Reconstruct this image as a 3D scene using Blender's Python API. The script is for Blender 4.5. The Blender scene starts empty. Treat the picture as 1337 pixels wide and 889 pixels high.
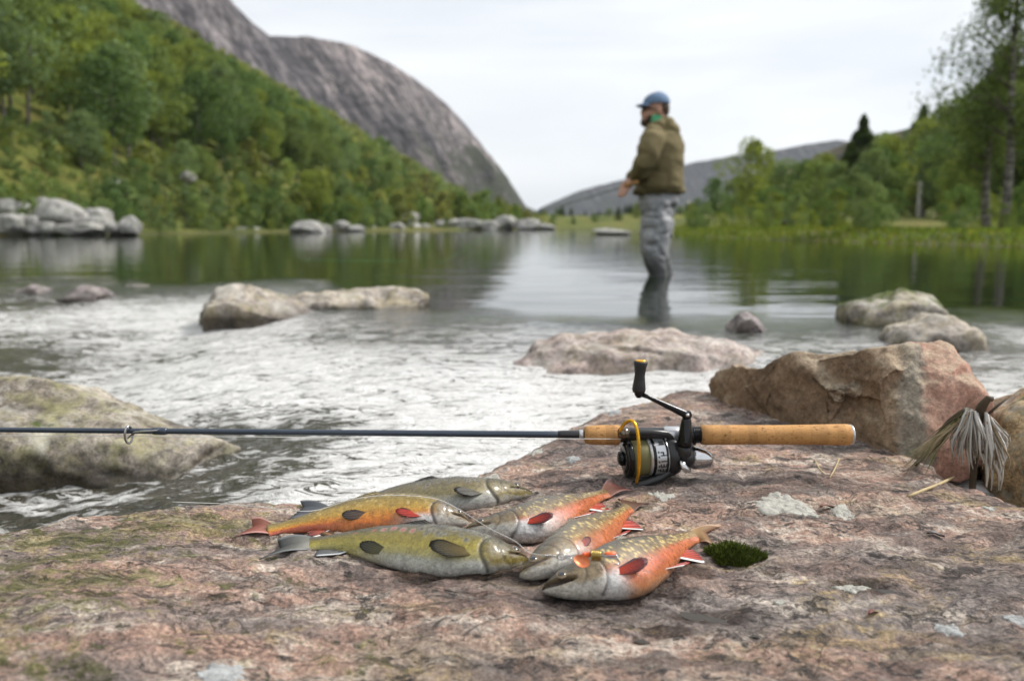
import bpy, bmesh, math, random
import numpy as np
from mathutils import Vector, Matrix

sc = bpy.context.scene
C = sc.collection
R = math.radians

# ------------------------------------------------------------------ camera
CAM_H = 0.36
FPX = 1337 * 28.0 / 36.0
TILT = math.atan(149.5 / FPX)
cam_d = bpy.data.cameras.new('camera'); cam = bpy.data.objects.new('camera', cam_d); C.objects.link(cam)
cam.location = (0, 0, CAM_H); cam.rotation_euler = (math.pi / 2 - TILT, 0, 0)
cam_d.lens = 28.0; cam_d.sensor_width = 36.0; cam_d.clip_start = 0.02; cam_d.clip_end = 20000
cam_d.dof.use_dof = True; cam_d.dof.focus_distance = 0.97; cam_d.dof.aperture_fstop = 4.2
sc.camera = cam

# ------------------------------------------------------------------ sky, sun, exposure
SUN_EL, SUN_AZ = R(46), R(72)          # azimuth clockwise from +Y (the view direction)
world = bpy.data.worlds.new('World'); sc.world = world; world.use_nodes = True
wt = world.node_tree; wt.nodes.clear()
wo = wt.nodes.new('ShaderNodeOutputWorld'); bg = wt.nodes.new('ShaderNodeBackground'); bg.inputs['Strength'].default_value = 0.1
sky = wt.nodes.new('ShaderNodeTexSky'); sky.sky_type = 'NISHITA'; sky.sun_disc = False
sky.sun_elevation = SUN_EL; sky.sun_rotation = SUN_AZ
tc = wt.nodes.new('ShaderNodeTexCoord'); mp = wt.nodes.new('ShaderNodeMapping'); mp.inputs['Scale'].default_value = (1.0, 1.0, 4.5)
mp.inputs['Rotation'].default_value = (0.0, R(7), 0.0)
wt.links.new(tc.outputs['Generated'], mp.inputs['Vector'])
cn = wt.nodes.new('ShaderNodeTexNoise'); cn.inputs['Scale'].default_value = 1.9; cn.inputs['Detail'].default_value = 5; cn.inputs['Roughness'].default_value = 0.48
cn.inputs['Distortion'].default_value = 0.4
wt.links.new(mp.outputs['Vector'], cn.inputs['Vector'])
cr = wt.nodes.new('ShaderNodeValToRGB')
cr.color_ramp.elements[0].position = 0.33; cr.color_ramp.elements[0].color = (5.2, 5.55, 5.95, 1)
cr.color_ramp.elements[1].position = 0.68; cr.color_ramp.elements[1].color = (7.7, 7.7, 7.7, 1)
wt.links.new(cn.outputs['Fac'], cr.inputs['Fac'])
mx = wt.nodes.new('ShaderNodeMix'); mx.data_type = 'RGBA'; mx.inputs[0].default_value = 0.93
wt.links.new(sky.outputs['Color'], mx.inputs[6]); wt.links.new(cr.outputs['Color'], mx.inputs[7])
wt.links.new(mx.outputs[2], bg.inputs['Color']); wt.links.new(bg.outputs['Background'], wo.inputs['Surface'])

sun_d = bpy.data.lights.new('sun', 'SUN'); sun = bpy.data.objects.new('sun', sun_d); C.objects.link(sun)
sun_d.energy = 2.7; sun_d.angle = R(12); sun_d.color = (1.0, 0.95, 0.88)
sdir = Vector((math.sin(SUN_AZ) * math.cos(SUN_EL), math.cos(SUN_AZ) * math.cos(SUN_EL), math.sin(SUN_EL)))
sun.rotation_euler = sdir.to_track_quat('Z', 'Y').to_euler(); sun.location = sdir * 50

vs = sc.view_settings
sc.display_settings.display_device = 'sRGB'
vs.view_transform = 'Standard'; vs.look = 'None'; vs.gamma = 1.0; vs.exposure = 0.68; vs.use_curve_mapping = False
sc.cycles.use_denoising = True
sc.cycles.max_bounces = 6; sc.cycles.diffuse_bounces = 3; sc.cycles.glossy_bounces = 3; sc.cycles.transmission_bounces = 4
sc.cycles.volume_bounces = 0; sc.cycles.transparent_max_bounces = 6
sc.cycles.caustics_reflective = False; sc.cycles.caustics_refractive = False

# ------------------------------------------------------------------ pixel to place
ct, st = math.cos(TILT), math.sin(TILT)
def ray(px, py):
    a = (px - 668.5) / FPX; b = (444.5 - py) / FPX
    return Vector((a, ct + b * st, b * ct - st))
def P(px, py, z=0.0):                  # on the level z
    d = ray(px, py); k = (z - CAM_H) / d.z
    return Vector((d.x * k, d.y * k, z))
def PY(px, py, Y):                     # at the distance Y
    d = ray(px, py); k = Y / d.y
    return Vector((d.x * k, Y, CAM_H + d.z * k))
def to_px(x, y, z):
    dy = y; dz = z - CAM_H
    f = dy * ct - dz * st; u = dy * st + dz * ct
    return 668.5 + FPX * x / f, 444.5 - FPX * u / f, f

# ------------------------------------------------------------------ noise
def _hash(ix, iy, iz, seed):
    h = (ix.astype(np.int64) * 374761393 + iy.astype(np.int64) * 668265263 + iz.astype(np.int64) * 2147483647 + seed * 1274126177) & 0xffffffff
    h = ((h ^ (h >> 13)) * 1274126177) & 0xffffffff
    h = (h ^ (h >> 16)) & 0xffffffff
    h = (h * 2246822519) & 0xffffffff
    return ((h ^ (h >> 15)) & 0xffffff) / float(0xffffff) * 2 - 1
def vnoise(x, y, z=0.0, seed=0):
    x = np.asarray(x, float); y = np.asarray(y, float); z = np.asarray(z, float) + np.zeros_like(x)
    fx, fy, fz = np.floor(x), np.floor(y), np.floor(z)
    tx, ty, tz = x - fx, y - fy, z - fz
    q = lambda t: t * t * t * (t * (t * 6 - 15) + 10)
    tx, ty, tz = q(tx), q(ty), q(tz)
    r = 0
    for a in (0, 1):
        for b in (0, 1):
            for c in (0, 1):
                w = (tx if a else 1 - tx) * (ty if b else 1 - ty) * (tz if c else 1 - tz)
                r = r + w * _hash(fx + a, fy + b, fz + c, seed)
    return r
def fbm(x, y, z=0.0, o=4, seed=0, gain=0.5):
    r = 0; a = 1.0; s = 0
    x = np.asarray(x, float); y = np.asarray(y, float); z = np.asarray(z, float)
    for i in range(o):
        r = r + a * vnoise(x * 2.03 ** i + 13.7 * i, y * 2.03 ** i - 7.1 * i, z * 2.03 ** i, seed + i); s += a; a *= gain
    return r / s
def sstep(a, b, x):
    t = np.clip((np.asarray(x, float) - a) / (b - a), 0, 1); return t * t * (3 - 2 * t)

# ------------------------------------------------------------------ objects
def mesh_np(name, V, F, col=None, smooth=True, extra=None):
    V = np.asarray(V, np.float32).reshape(-1, 3); F = np.asarray(F, np.int32)
    me = bpy.data.meshes.new(name); k = F.shape[1]
    me.vertices.add(len(V)); me.vertices.foreach_set('co', V.ravel())
    me.loops.add(F.size); me.loops.foreach_set('vertex_index', F.ravel())
    me.polygons.add(len(F)); me.polygons.foreach_set('loop_start', np.arange(0, F.size, k, dtype=np.int32))
    me.polygons.foreach_set('use_smooth', np.full(len(F), smooth, bool))
    if col is not None: set_col(me, col)
    for nm, arr in (extra or {}).items():
        at = me.attributes.new(nm, 'FLOAT', 'POINT'); at.data.foreach_set('value', np.asarray(arr, np.float32).ravel())
    me.update(calc_edges=True); me.validate()
    return me
def set_col(me, col):
    col = np.asarray(col, np.float32)
    if col.shape[1] == 3: col = np.concatenate([col, np.ones((len(col), 1), np.float32)], 1)
    a = me.color_attributes.new('Col', 'FLOAT_COLOR', 'POINT'); a.data.foreach_set('color', col.ravel())
def obj(name, me, m=None, parent=None):
    o = bpy.data.objects.new(name, me); C.objects.link(o)
    if m is not None and me is not None:
        me.materials.clear(); me.materials.append(m)
    if parent is not None: o.parent = parent
    return o
def tag(o, label=None, cat=None, group=None, kind=None):
    if label: o['label'] = label
    if cat: o['category'] = cat
    if group: o['group'] = group
    if kind: o['kind'] = kind
    return o
def thing(name, label, cat, loc=(0, 0, 0), group=None):
    o = bpy.data.objects.new(name, None); C.objects.link(o); o.location = loc; o.empty_display_size = 0.05
    return tag(o, label, cat, group)
def org(parent):                       # world position of a chain of unrotated parents
    v = Vector((0, 0, 0))
    while parent is not None: v += parent.location; parent = parent.parent
    return v
def copy_tree(o, parent=None):
    c = o.copy(); C.objects.link(c); c.parent = parent
    for ch in o.children: copy_tree(ch, c)
    return c

class MB:                              # collects pieces of ONE mesh
    def __init__(s): s.v = []; s.f = []; s.c = []
    def add(s, V, F, col=None):
        b = len(s.v); s.v += [tuple(p) for p in V]; s.f += [tuple(i + b for i in q) for q in F]
        if col is None: col = (1, 1, 1)
        s.c += (list(col) if hasattr(col[0], '__len__') else [col] * len(V))
    def tube(s, pts, rad, seg=10, cap=True, col=None, squash=1.0, up=None):
        pts = [Vector(p) for p in pts]; n = len(pts)
        if not hasattr(rad, '__len__'): rad = [rad] * n
        tang = []
        for i in range(n):
            a = pts[max(i - 1, 0)]; b = pts[min(i + 1, n - 1)]; d = b - a
            tang.append(d.normalized() if d.length > 1e-9 else (tang[-1] if tang else Vector((0, 0, 1))))
        ref = Vector(up) if up else (Vector((0, 0, 1)) if abs(tang[0].z) < 0.9 else Vector((1, 0, 0)))
        x = tang[0].cross(ref).normalized()
        V = []; cc = []
        for i in range(n):
            x = (x - tang[i] * x.dot(tang[i])).normalized(); y = tang[i].cross(x)
            for k in range(seg):
                a = 2 * math.pi * k / seg
                V.append(pts[i] + x * (math.cos(a) * rad[i]) + y * (math.sin(a) * rad[i] * squash))
                cc.append(col[i] if (col is not None and hasattr(col[0], '__len__')) else (col or (1, 1, 1)))
        F = [(i * seg + k, i * seg + (k + 1) % seg, (i + 1) * seg + (k + 1) % seg, (i + 1) * seg + k) for i in range(n - 1) for k in range(seg)]
        if cap: F += [tuple(range(seg - 1, -1, -1)), tuple((n - 1) * seg + k for k in range(seg))]
        s.add(V, F, cc); return s
    def ell(s, c, r, rot=None, nu=16, nv=10, col=None):
        c = Vector(c); M = rot or Matrix.Identity(3); V = [c + M @ Vector((0, 0, r[2]))]; F = []
        for j in range(1, nv):
            t = math.pi * j / nv
            for i in range(nu):
                a = 2 * math.pi * i / nu
                V.append(c + M @ Vector((r[0] * math.sin(t) * math.cos(a), r[1] * math.sin(t) * math.sin(a), r[2] * math.cos(t))))
        V.append(c + M @ Vector((0, 0, -r[2]))); L = len(V) - 1
        for i in range(nu):
            F.append((0, 1 + i, 1 + (i + 1) % nu)); F.append((L, L - nu + (i + 1) % nu, L - nu + i))
        for j in range(nv - 2):
            for i in range(nu):
                a = 1 + j * nu + i; b = 1 + j * nu + (i + 1) % nu; F.append((a, a + nu, b + nu, b))
        s.add(V, F, col); return s
    def box(s, lo, hi, M=None, o=None, col=None):
        V = [Vector((x, y, z)) for x in (lo[0], hi[0]) for y in (lo[1], hi[1]) for z in (lo[2], hi[2])]
        if M is not None: V = [M @ v for v in V]
        if o is not None: V = [v + Vector(o) for v in V]
        s.add(V, [(0, 1, 3, 2), (4, 6, 7, 5), (0, 4, 5, 1), (2, 3, 7, 6), (0, 2, 6, 4), (1, 5, 7, 3)], col); return s
    def build(s, name, m, parent=None, smooth=True, color=False):
        me = bpy.data.meshes.new(name); o0 = org(parent)
        me.from_pydata([(p[0] - o0.x, p[1] - o0.y, p[2] - o0.z) for p in s.v], [], s.f)
        me.polygons.foreach_set('use_smooth', [smooth] * len(me.polygons))
        if color: set_col(me, s.c)
        me.update()
        return obj(name, me, m, parent)

def spline(pts, n):
    pts = [np.array(p, float) for p in pts]; out = []
    d = [0.0]
    for a, b in zip(pts, pts[1:]): d.append(d[-1] + np.linalg.norm(b - a) + 1e-9)
    tan = []
    for i in range(len(pts)):
        a = max(i - 1, 0); b = min(i + 1, len(pts) - 1); tan.append((pts[b] - pts[a]) / (d[b] - d[a]))
    for t in np.linspace(0, d[-1], n):
        i = min(max(np.searchsorted(d, t) - 1, 0), len(pts) - 2); h = d[i + 1] - d[i]; u = (t - d[i]) / h
        out.append((2 * u ** 3 - 3 * u ** 2 + 1) * pts[i] + (u ** 3 - 2 * u ** 2 + u) * h * tan[i] + (-2 * u ** 3 + 3 * u ** 2) * pts[i + 1] + (u ** 3 - u ** 2) * h * tan[i + 1])
    return np.array(out)
def vv(a): return [Vector(p) for p in a]

def poly_sdf(x, y, poly):              # positive inside
    x = np.asarray(x, float); y = np.asarray(y, float); best = np.full(x.shape, 1e9); ins = np.zeros(x.shape, bool); n = len(poly)
    for i in range(n):
        ax, ay = poly[i]; bx, by = poly[(i + 1) % n]; ex, ey = bx - ax, by - ay
        t = np.clip(((x - ax) * ex + (y - ay) * ey) / (ex * ex + ey * ey + 1e-12), 0, 1)
        best = np.minimum(best, np.hypot(x - ax - t * ex, y - ay - t * ey))
        c = ((ay > y) != (by > y)) & (x < (bx - ax) * (y - ay) / (by - ay + 1e-12) + ax); ins ^= c
    return np.where(ins, best, -best)

# voxel-joined solid from closed pieces, smoothed and roughened
def solid(name, mb, voxel, smooth=4, disp=None, pre=None):
    me = bpy.data.meshes.new(name); me.from_pydata([tuple(p) for p in mb.v], [], mb.f); me.update()
    o = bpy.data.objects.new(name, me); C.objects.link(o)
    md = o.modifiers.new('r', 'REMESH'); md.mode = 'VOXEL'; md.voxel_size = voxel; md.adaptivity = 0
    dg = bpy.context.evaluated_depsgraph_get(); dg.update()
    m2 = bpy.data.meshes.new_from_object(o.evaluated_get(dg)); bpy.data.objects.remove(o); bpy.data.meshes.remove(me)
    n = len(m2.vertices); V = np.zeros(n * 3, np.float32); m2.vertices.foreach_get('co', V); V = V.reshape(-1, 3).astype(float)
    E = np.zeros(len(m2.edges) * 2, np.int32); m2.edges.foreach_get('vertices', E); E = E.reshape(-1, 2)
    cnt = np.bincount(E.ravel(), minlength=n)[:, None].clip(1)
    def lap(X):
        s = np.zeros_like(X)
        for k in range(X.shape[1]):
            s[:, k] = np.bincount(E[:, 0], X[E[:, 1], k], n) + np.bincount(E[:, 1], X[E[:, 0], k], n)
        return s / cnt
    for i in range(smooth): V = V * 0.4 + lap(V) * 0.6
    if pre is not None: V = pre(V, lap)
    m2.vertices.foreach_set('co', V.astype(np.float32).ravel()); m2.update()
    if disp is not None:
        N = np.zeros(n * 3, np.float32); m2.vertices.foreach_get('normal', N); N = N.reshape(-1, 3)
        V = V + N * disp(V, N)[:, None]
        m2.vertices.foreach_set('co', V.astype(np.float32).ravel()); m2.update()
    m2.polygons.foreach_set('use_smooth', np.ones(len(m2.polygons), bool)); m2.name = name
    return m2, V
def shift_mesh(me, o0):
    me.transform(Matrix.Translation(-Vector(o0))); me.update(); return me

# ------------------------------------------------------------------ materials
def N(nt, t, ins=None, **kw):
    n = nt.nodes.new(t)
    for k, v in kw.items(): setattr(n, k, v)
    for k, v in (ins or {}).items():
        s = n.inputs[k]
        if isinstance(v, bpy.types.NodeSocket): nt.links.new(v, s)
        else: s.default_value = v
    return n
def noise(nt, vec, scale, detail=6, rough=0.55, dist=0.0):
    return N(nt, 'ShaderNodeTexNoise', {'Vector': vec, 'Scale': scale, 'Detail': detail, 'Roughness': rough, 'Distortion': dist}).outputs['Fac']
def ramp(nt, fac, stops):
    r = nt.nodes.new('ShaderNodeValToRGB'); e = r.color_ramp.elements
    while len(e) < len(stops): e.new(0.5)
    for i, (p, c) in enumerate(stops):
        e[i].position = p; c = (c, c, c) if not hasattr(c, '__len__') else c; e[i].color = (*c[:3], 1)
    nt.links.new(fac, r.inputs['Fac']); return r.outputs['Color']
def mixc(nt, fac, a, b, blend='MIX'):
    m = nt.nodes.new('ShaderNodeMix'); m.data_type = 'RGBA'; m.blend_type = blend
    for i, v in ((0, fac), (6, a), (7, b)):
        if isinstance(v, bpy.types.NodeSocket): nt.links.new(v, m.inputs[i])
        elif i: m.inputs[i].default_value = (*v[:3], 1)
        else: m.inputs[0].default_value = v
    return m.outputs[2]
def math_(nt, op, a, b=0.0, clamp=False):
    m = N(nt, 'ShaderNodeMath', operation=op); m.use_clamp = clamp
    for i, v in enumerate((a, b)):
        if isinstance(v, bpy.types.NodeSocket): nt.links.new(v, m.inputs[i])
        else: m.inputs[i].default_value = v
    return m.outputs[0]
def new_mat(name):
    m = bpy.data.materials.new(name); m.use_nodes = True; nt = m.node_tree; nt.nodes.clear()
    o = nt.nodes.new('ShaderNodeOutputMaterial'); b = nt.nodes.new('ShaderNodeBsdfPrincipled'); nt.links.new(b.outputs[0], o.inputs['Surface'])
    return m, nt, b
def setb(nt, b, **kw):
    nm = {'col': 'Base Color', 'rough': 'Roughness', 'metal': 'Metallic', 'spec': 'Specular IOR Level', 'normal': 'Normal', 'ior': 'IOR', 'coat': 'Coat Weight', 'trans': 'Transmission Weight', 'alpha': 'Alpha', 'crough': 'Coat Roughness'}
    for k, v in kw.items():
        s = b.inputs[nm[k]]
        if isinstance(v, bpy.types.NodeSocket): nt.links.new(v, s)
        elif k == 'col': s.default_value = (*v[:3], 1)
        else: s.default_value = v
def bump(nt, h, strength, dist, normal=None):
    n = N(nt, 'ShaderNodeBump', {'Height': h, 'Strength': strength, 'Distance': dist})
    if normal is not None: nt.links.new(normal, n.inputs['Normal'])
    return n.outputs[0]
def plain(name, col, rough=0.5, metal=0.0, var=0.15, scale=60, spec=0.5, bmp=0.0):
    m, nt, b = new_mat(name); t = N(nt, 'ShaderNodeTexCoord').outputs['Object']
    f = noise(nt, t, scale, 4)
    c = mixc(nt, f, [x * (1 - var) for x in col], [min(1, x * (1 + var)) for x in col])
    setb(nt, b, col=c, rough=rough, metal=metal, spec=spec)
    if bmp: setb(nt, b, normal=bump(nt, f, 0.5, bmp))
    return m
def vcol(name, rough=0.5, spec=0.4, bmp=0.0, scale=400, coat=0.0, trans=0.0):
    m, nt, b = new_mat(name); t = N(nt, 'ShaderNodeTexCoord').outputs['Object']
    a = N(nt, 'ShaderNodeAttribute', attribute_name='Col').outputs['Color']; f = noise(nt, t, scale, 3)
    c = mixc(nt, 0.35, a, ramp(nt, f, [(0.3, 0.55), (0.7, 1.0)]), 'MULTIPLY')
    setb(nt, b, col=c, rough=rough, spec=spec, coat=coat)
    if bmp: setb(nt, b, normal=bump(nt, f, 0.6, bmp))
    return m
# ------------------------------------------------------------------ rock materials
def rock_mat(name, cols, s=1.0, lichen=(0.4, 0.36, 0.2), lich=0.5, moss=(0.06, 0.08, 0.015), mossamt=0.3, pale=(0.5, 0.48, 0.44), wet_z=None, rough=0.85, bmp=0.01, off=(0, 0, 0)):
    m, nt, b = new_mat(name)
    g = N(nt, 'ShaderNodeNewGeometry'); t = N(nt, 'ShaderNodeTexCoord').outputs['Object']
    t = N(nt, 'ShaderNodeMapping', {'Vector': t, 'Location': off}).outputs[0]
    n1 = noise(nt, t, 2.2 * s, 8, 0.62, 0.6); n2 = noise(nt, t, 9 * s, 8, 0.65, 0.3); n3 = noise(nt, t, 45 * s, 6, 0.7); n4 = noise(nt, t, 160 * s, 3, 0.6)
    c = ramp(nt, n1, [(0.25, cols[0]), (0.45, cols[1]), (0.58, cols[2]), (0.75, cols[3])])
    c = mixc(nt, 0.8, c, ramp(nt, n2, [(0.34, 0.22), (0.5, 0.95), (0.66, 1.4)]), 'MULTIPLY')
    c = mixc(nt, 0.75, c, ramp(nt, n3, [(0.34, 0.25), (0.52, 1.0), (0.7, 1.6)]), 'MULTIPLY')
    c = mixc(nt, 0.5, c, ramp(nt, n4, [(0.3, 0.45), (0.6, 1.1), (0.8, 1.5)]), 'MULTIPLY')
    nz = N(nt, 'ShaderNodeSeparateXYZ', {0: g.outputs['Normal']}).outputs['Z']
    top = N(nt, 'ShaderNodeMapRange', {'Value': nz, 'From Min': 0.1, 'From Max': 0.8}).outputs[0]
    lm = math_(nt, 'MULTIPLY', ramp(nt, noise(nt, t, 5 * s, 8, 0.7, 0.8), [(0.5 - 0.1 * lich, 0), (0.62, 1)]), lich)
    c = mixc(nt, lm, c, lichen)
    pm = math_(nt, 'MULTIPLY', ramp(nt, noise(nt, t, 3.5 * s, 9, 0.72, 0.5), [(0.5, 0), (0.66, 0.8)]), top)
    c = mixc(nt, pm, c, pale)
    if mossamt:
        mm = math_(nt, 'MULTIPLY', ramp(nt, noise(nt, t, 2.7 * s, 7, 0.65, 0.4), [(0.66 - 0.14 * mossamt, 0), (0.72 - 0.12 * mossamt, 1)]), top)
        c = mixc(nt, mm, c, moss)
    r = rough
    if wet_z is not None:
        z = N(nt, 'ShaderNodeSeparateXYZ', {0: g.outputs['Position']}).outputs['Z']
        w = N(nt, 'ShaderNodeMapRange', {'Value': math_(nt, 'ADD', z, math_(nt, 'MULTIPLY', n2, 0.05)), 'From Min': wet_z + 0.035, 'From Max': wet_z + 0.075, 'To Min': 1.0, 'To Max': 0.0}).outputs[0]
        c = mixc(nt, w, c, mixc(nt, 1.0, c, (0.22, 0.20, 0.18), 'MULTIPLY'))
        r = N(nt, 'ShaderNodeMapRange', {'Value': w, 'To Min': rough, 'To Max': 0.25}).outputs[0]
    h = math_(nt, 'ADD', math_(nt, 'MULTIPLY', n2, 0.9), math_(nt, 'ADD', math_(nt, 'MULTIPLY', n3, 0.45), math_(nt, 'MULTIPLY', n4, 0.2)))
    setb(nt, b, col=c, rough=r, spec=0.35, normal=bump(nt, h, 0.9, bmp / s))
    return m

# the slab the catch lies on: colour follows the rock itself
def slab_material():
    m, nt, b = new_mat('slab_granite')
    t = N(nt, 'ShaderNodeTexCoord').outputs['Object']
    tm = N(nt, 'ShaderNodeMapping', {'Vector': t, 'Rotation': (0, 0, R(-24)), 'Scale': (0.75, 1.7, 1.0)}).outputs[0]
    sx = N(nt, 'ShaderNodeSeparateXYZ', {0: t})
    X = sx.outputs['X']
    n1 = noise(nt, tm, 3.4, 9, 0.62, 0.7); n2 = noise(nt, tm, 13, 9, 0.68, 0.5); n3 = noise(nt, t, 60, 7, 0.72, 0.2); n4 = noise(nt, t, 230, 4, 0.65)
    n5 = noise(nt, tm, 6.5, 9, 0.7, 1.0); n6 = noise(nt, tm, 5.0, 9, 0.72, 0.8); n7 = noise(nt, tm, 22, 9, 0.75, 0.7)
    warm = (0.56, 0.44, 0.35); pink = (0.56, 0.36, 0.28); grey = (0.36, 0.305, 0.28); pale = (0.72, 0.63, 0.54)
    fine = math_(nt, 'MULTIPLY', math_(nt, 'SUBTRACT', n3, 0.5), 0.45)
    def brk(f, k=1.0): return math_(nt, 'ADD', f, math_(nt, 'MULTIPLY', fine, k))
    c = ramp(nt, brk(n1, 0.6), [(0.36, grey), (0.46, (0.40, 0.30, 0.255)), (0.53, pink), (0.64, warm)])
    c = mixc(nt, ramp(nt, brk(n2), [(0.52, 0), (0.60, 0.8)]), c, pale)
    c = mixc(nt, ramp(nt, brk(n6), [(0.54, 0), (0.61, 0.7)]), c, (0.44, 0.325, 0.15))       # ochre crust
    mid = N(nt, 'ShaderNodeMapRange', {'Value': X, 'From Min': -0.35, 'From Max': 0.05, 'To Min': 0.0, 'To Max': 0.07}).outputs[0]
    c = mixc(nt, ramp(nt, brk(math_(nt, 'ADD', n5, mid), 1.3), [(0.55, 0), (0.61, 0.72)]), c, (0.115, 0.09, 0.088))   # dark film
    c = mixc(nt, ramp(nt, brk(n7, 1.2), [(0.56, 0), (0.61, 0.9)]), c, (0.045, 0.038, 0.036))
    lf = N(nt, 'ShaderNodeMapRange', {'Value': X, 'From Min': -0.42, 'From Max': 0.10, 'To Min': 0.10, 'To Max': -0.12}).outputs[0]
    n8 = noise(nt, tm, 8.0, 9, 0.72, 0.9)
    c = mixc(nt, ramp(nt, brk(math_(nt, 'ADD', n8, lf), 1.2), [(0.575, 0), (0.66, 0.65)]), c, (0.26, 0.235, 0.085))       # algae on the left part
    c = mixc(nt, ramp(nt, brk(math_(nt, 'ADD', noise(nt, tm, 15.0, 8, 0.7, 0.5), lf), 1.2), [(0.60, 0), (0.67, 0.75)]), c, (0.085, 0.09, 0.03))
    c = mixc(nt, 0.8, c, ramp(nt, n3, [(0.30, 0.18), (0.5, 0.95), (0.68, 1.6)]), 'MULTIPLY')
    c = mixc(nt, 0.7, c, ramp(nt, n4, [(0.32, 0.3), (0.52, 1.0), (0.72, 1.8)]), 'MULTIPLY')
    ck = noise(nt, N(nt, 'ShaderNodeMapping', {'Vector': t, 'Rotation': (0, 0, R(-30)), 'Scale': (0.6, 1.4, 1.0)}).outputs[0], 7.0, 8, 0.62, 1.4)
    crack = ramp(nt, math_(nt, 'ABSOLUTE', math_(nt, 'SUBTRACT', ck, 0.5)), [(0.002, 0.55), (0.011, 0.0)]); c = mixc(nt, crack, c, (0.03, 0.024, 0.022))
    # wet around the catch
    at = N(nt, 'ShaderNodeAttribute', attribute_name='wet').outputs['Fac']
    wet = ramp(nt, math_(nt, 'ADD', at, math_(nt, 'MULTIPLY', math_(nt, 'SUBTRACT', n2, 0.5), 1.2)), [(0.45, 0), (0.62, 1)])
    c = mixc(nt, wet, c, mixc(nt, 1.0, c, (0.42, 0.38, 0.36), 'MULTIPLY'))
    r = mixc(nt, wet, (0.8, 0.8, 0.8), (0.22, 0.22, 0.22))
    h = math_(nt, 'ADD', math_(nt, 'MULTIPLY', n7, 0.8), math_(nt, 'ADD', math_(nt, 'MULTIPLY', n3, 0.6), math_(nt, 'MULTIPLY', n4, 0.22)))
    h = math_(nt, 'SUBTRACT', h, math_(nt, 'MULTIPLY', crack, 0.35))
    setb(nt, b, col=c, rough=r, spec=0.4, normal=bump(nt, h, 1.0, 0.016))
    return m

# ------------------------------------------------------------------ terrain
LAKE = [(-25, -30), (-24, 6), (-21, 22), (-18.6, 29), (-15.2, 34), (-12.2, 46), (-8.5, 54), (-4, 63), (0.5, 76), (2.6, 92), (5.4, 96), (6.6, 60), (6.2, 40), (5.9, 30), (6.6, 22), (8.0, 16), (9.0, 12.5), (10.5, 6), (11, -30)]
def terrain_z(x, y):
    x = np.asarray(x, float); y = np.asarray(y, float)
    d = -poly_sdf(x, y, LAKE)                      # positive on land
    L = -(x - 0.026 * y)
    und = fbm(x * 0.05, y * 0.05, 0, 4, 3)
    left = np.where(L > 20, 0.575 * np.clip(L - 20, 0, 130) + 0.12 * np.clip(L - 150, 0, None), 0) * sstep(0, 14, d)
    right = 0.36 * np.clip(-L - 60 - 10 * und, 0, 130) * sstep(20, 90, y) * sstep(800, 280, y)
    bank = 0.20 * sstep(0, 2.2, d) + 0.012 * np.clip(d, 0, 60)
    z = np.where(d > 0, bank + left + right + und * np.clip(d * 0.06, 0, 3.0), -0.46 * sstep(0, 3.0, -d))
    return z
def build_terrain():
    na, nr = 560, 230
    az = np.concatenate([np.linspace(-1.0, 1.0, 460, endpoint=False), np.linspace(1.0, 2 * math.pi - 1.0, 100, endpoint=False)])
    r = np.geomspace(3.0, 4600, nr); r[0] = 0.01
    A, Rr = np.meshgrid(az, r); x = np.sin(A) * Rr; y = np.cos(A) * Rr
    z = terrain_z(x, y); z = z + 0.04 * fbm(x * 1.3, y * 1.3, 0, 3, 5) * (z > 0.05)
    V = np.stack([x, y, z], -1).reshape(-1, 3); i = np.arange(nr - 1)[:, None]; j = np.arange(na)[None, :]
    F = np.stack([i * na + j, i * na + (j + 1) % na, (i + 1) * na + (j + 1) % na, (i + 1) * na + j], -1).reshape(-1, 4)
    m, nt, b = new_mat('meadow'); t = N(nt, 'ShaderNodeTexCoord').outputs['Object']
    n1 = noise(nt, t, 0.22, 8, 0.65, 0.4); n2 = noise(nt, t, 1.6, 8, 0.7); n3 = noise(nt, t, 9, 4, 0.7)
    c = ramp(nt, n1, [(0.32, (0.055, 0.075, 0.018)), (0.46, (0.12, 0.145, 0.03)), (0.56, (0.17, 0.175, 0.04)), (0.7, (0.16, 0.115, 0.04))])
    c = mixc(nt, 0.7, c, ramp(nt, n2, [(0.3, 0.35), (0.55, 1.0), (0.75, 1.5)]), 'MULTIPLY')
    c = mixc(nt, 0.6, c, ramp(nt, n3, [(0.3, 0.4), (0.6, 1.1)]), 'MULTIPLY')
    z = N(nt, 'ShaderNodeSeparateXYZ', {0: t}).outputs['Z']
    bed = N(nt, 'ShaderNodeMapRange', {'Value': z, 'From Min': -0.1, 'From Max': 0.12, 'To Min': 1.0, 'To Max': 0.0}).outputs[0]
    c = mixc(nt, bed, c, (0.06, 0.05, 0.035))
    setb(nt, b, col=c, rough=0.95, spec=0.2, normal=bump(nt, n2, 1.0, 0.25))
    tag(obj('ground', mesh_np('ground', V, F), m), kind='structure')
build_terrain()

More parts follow.
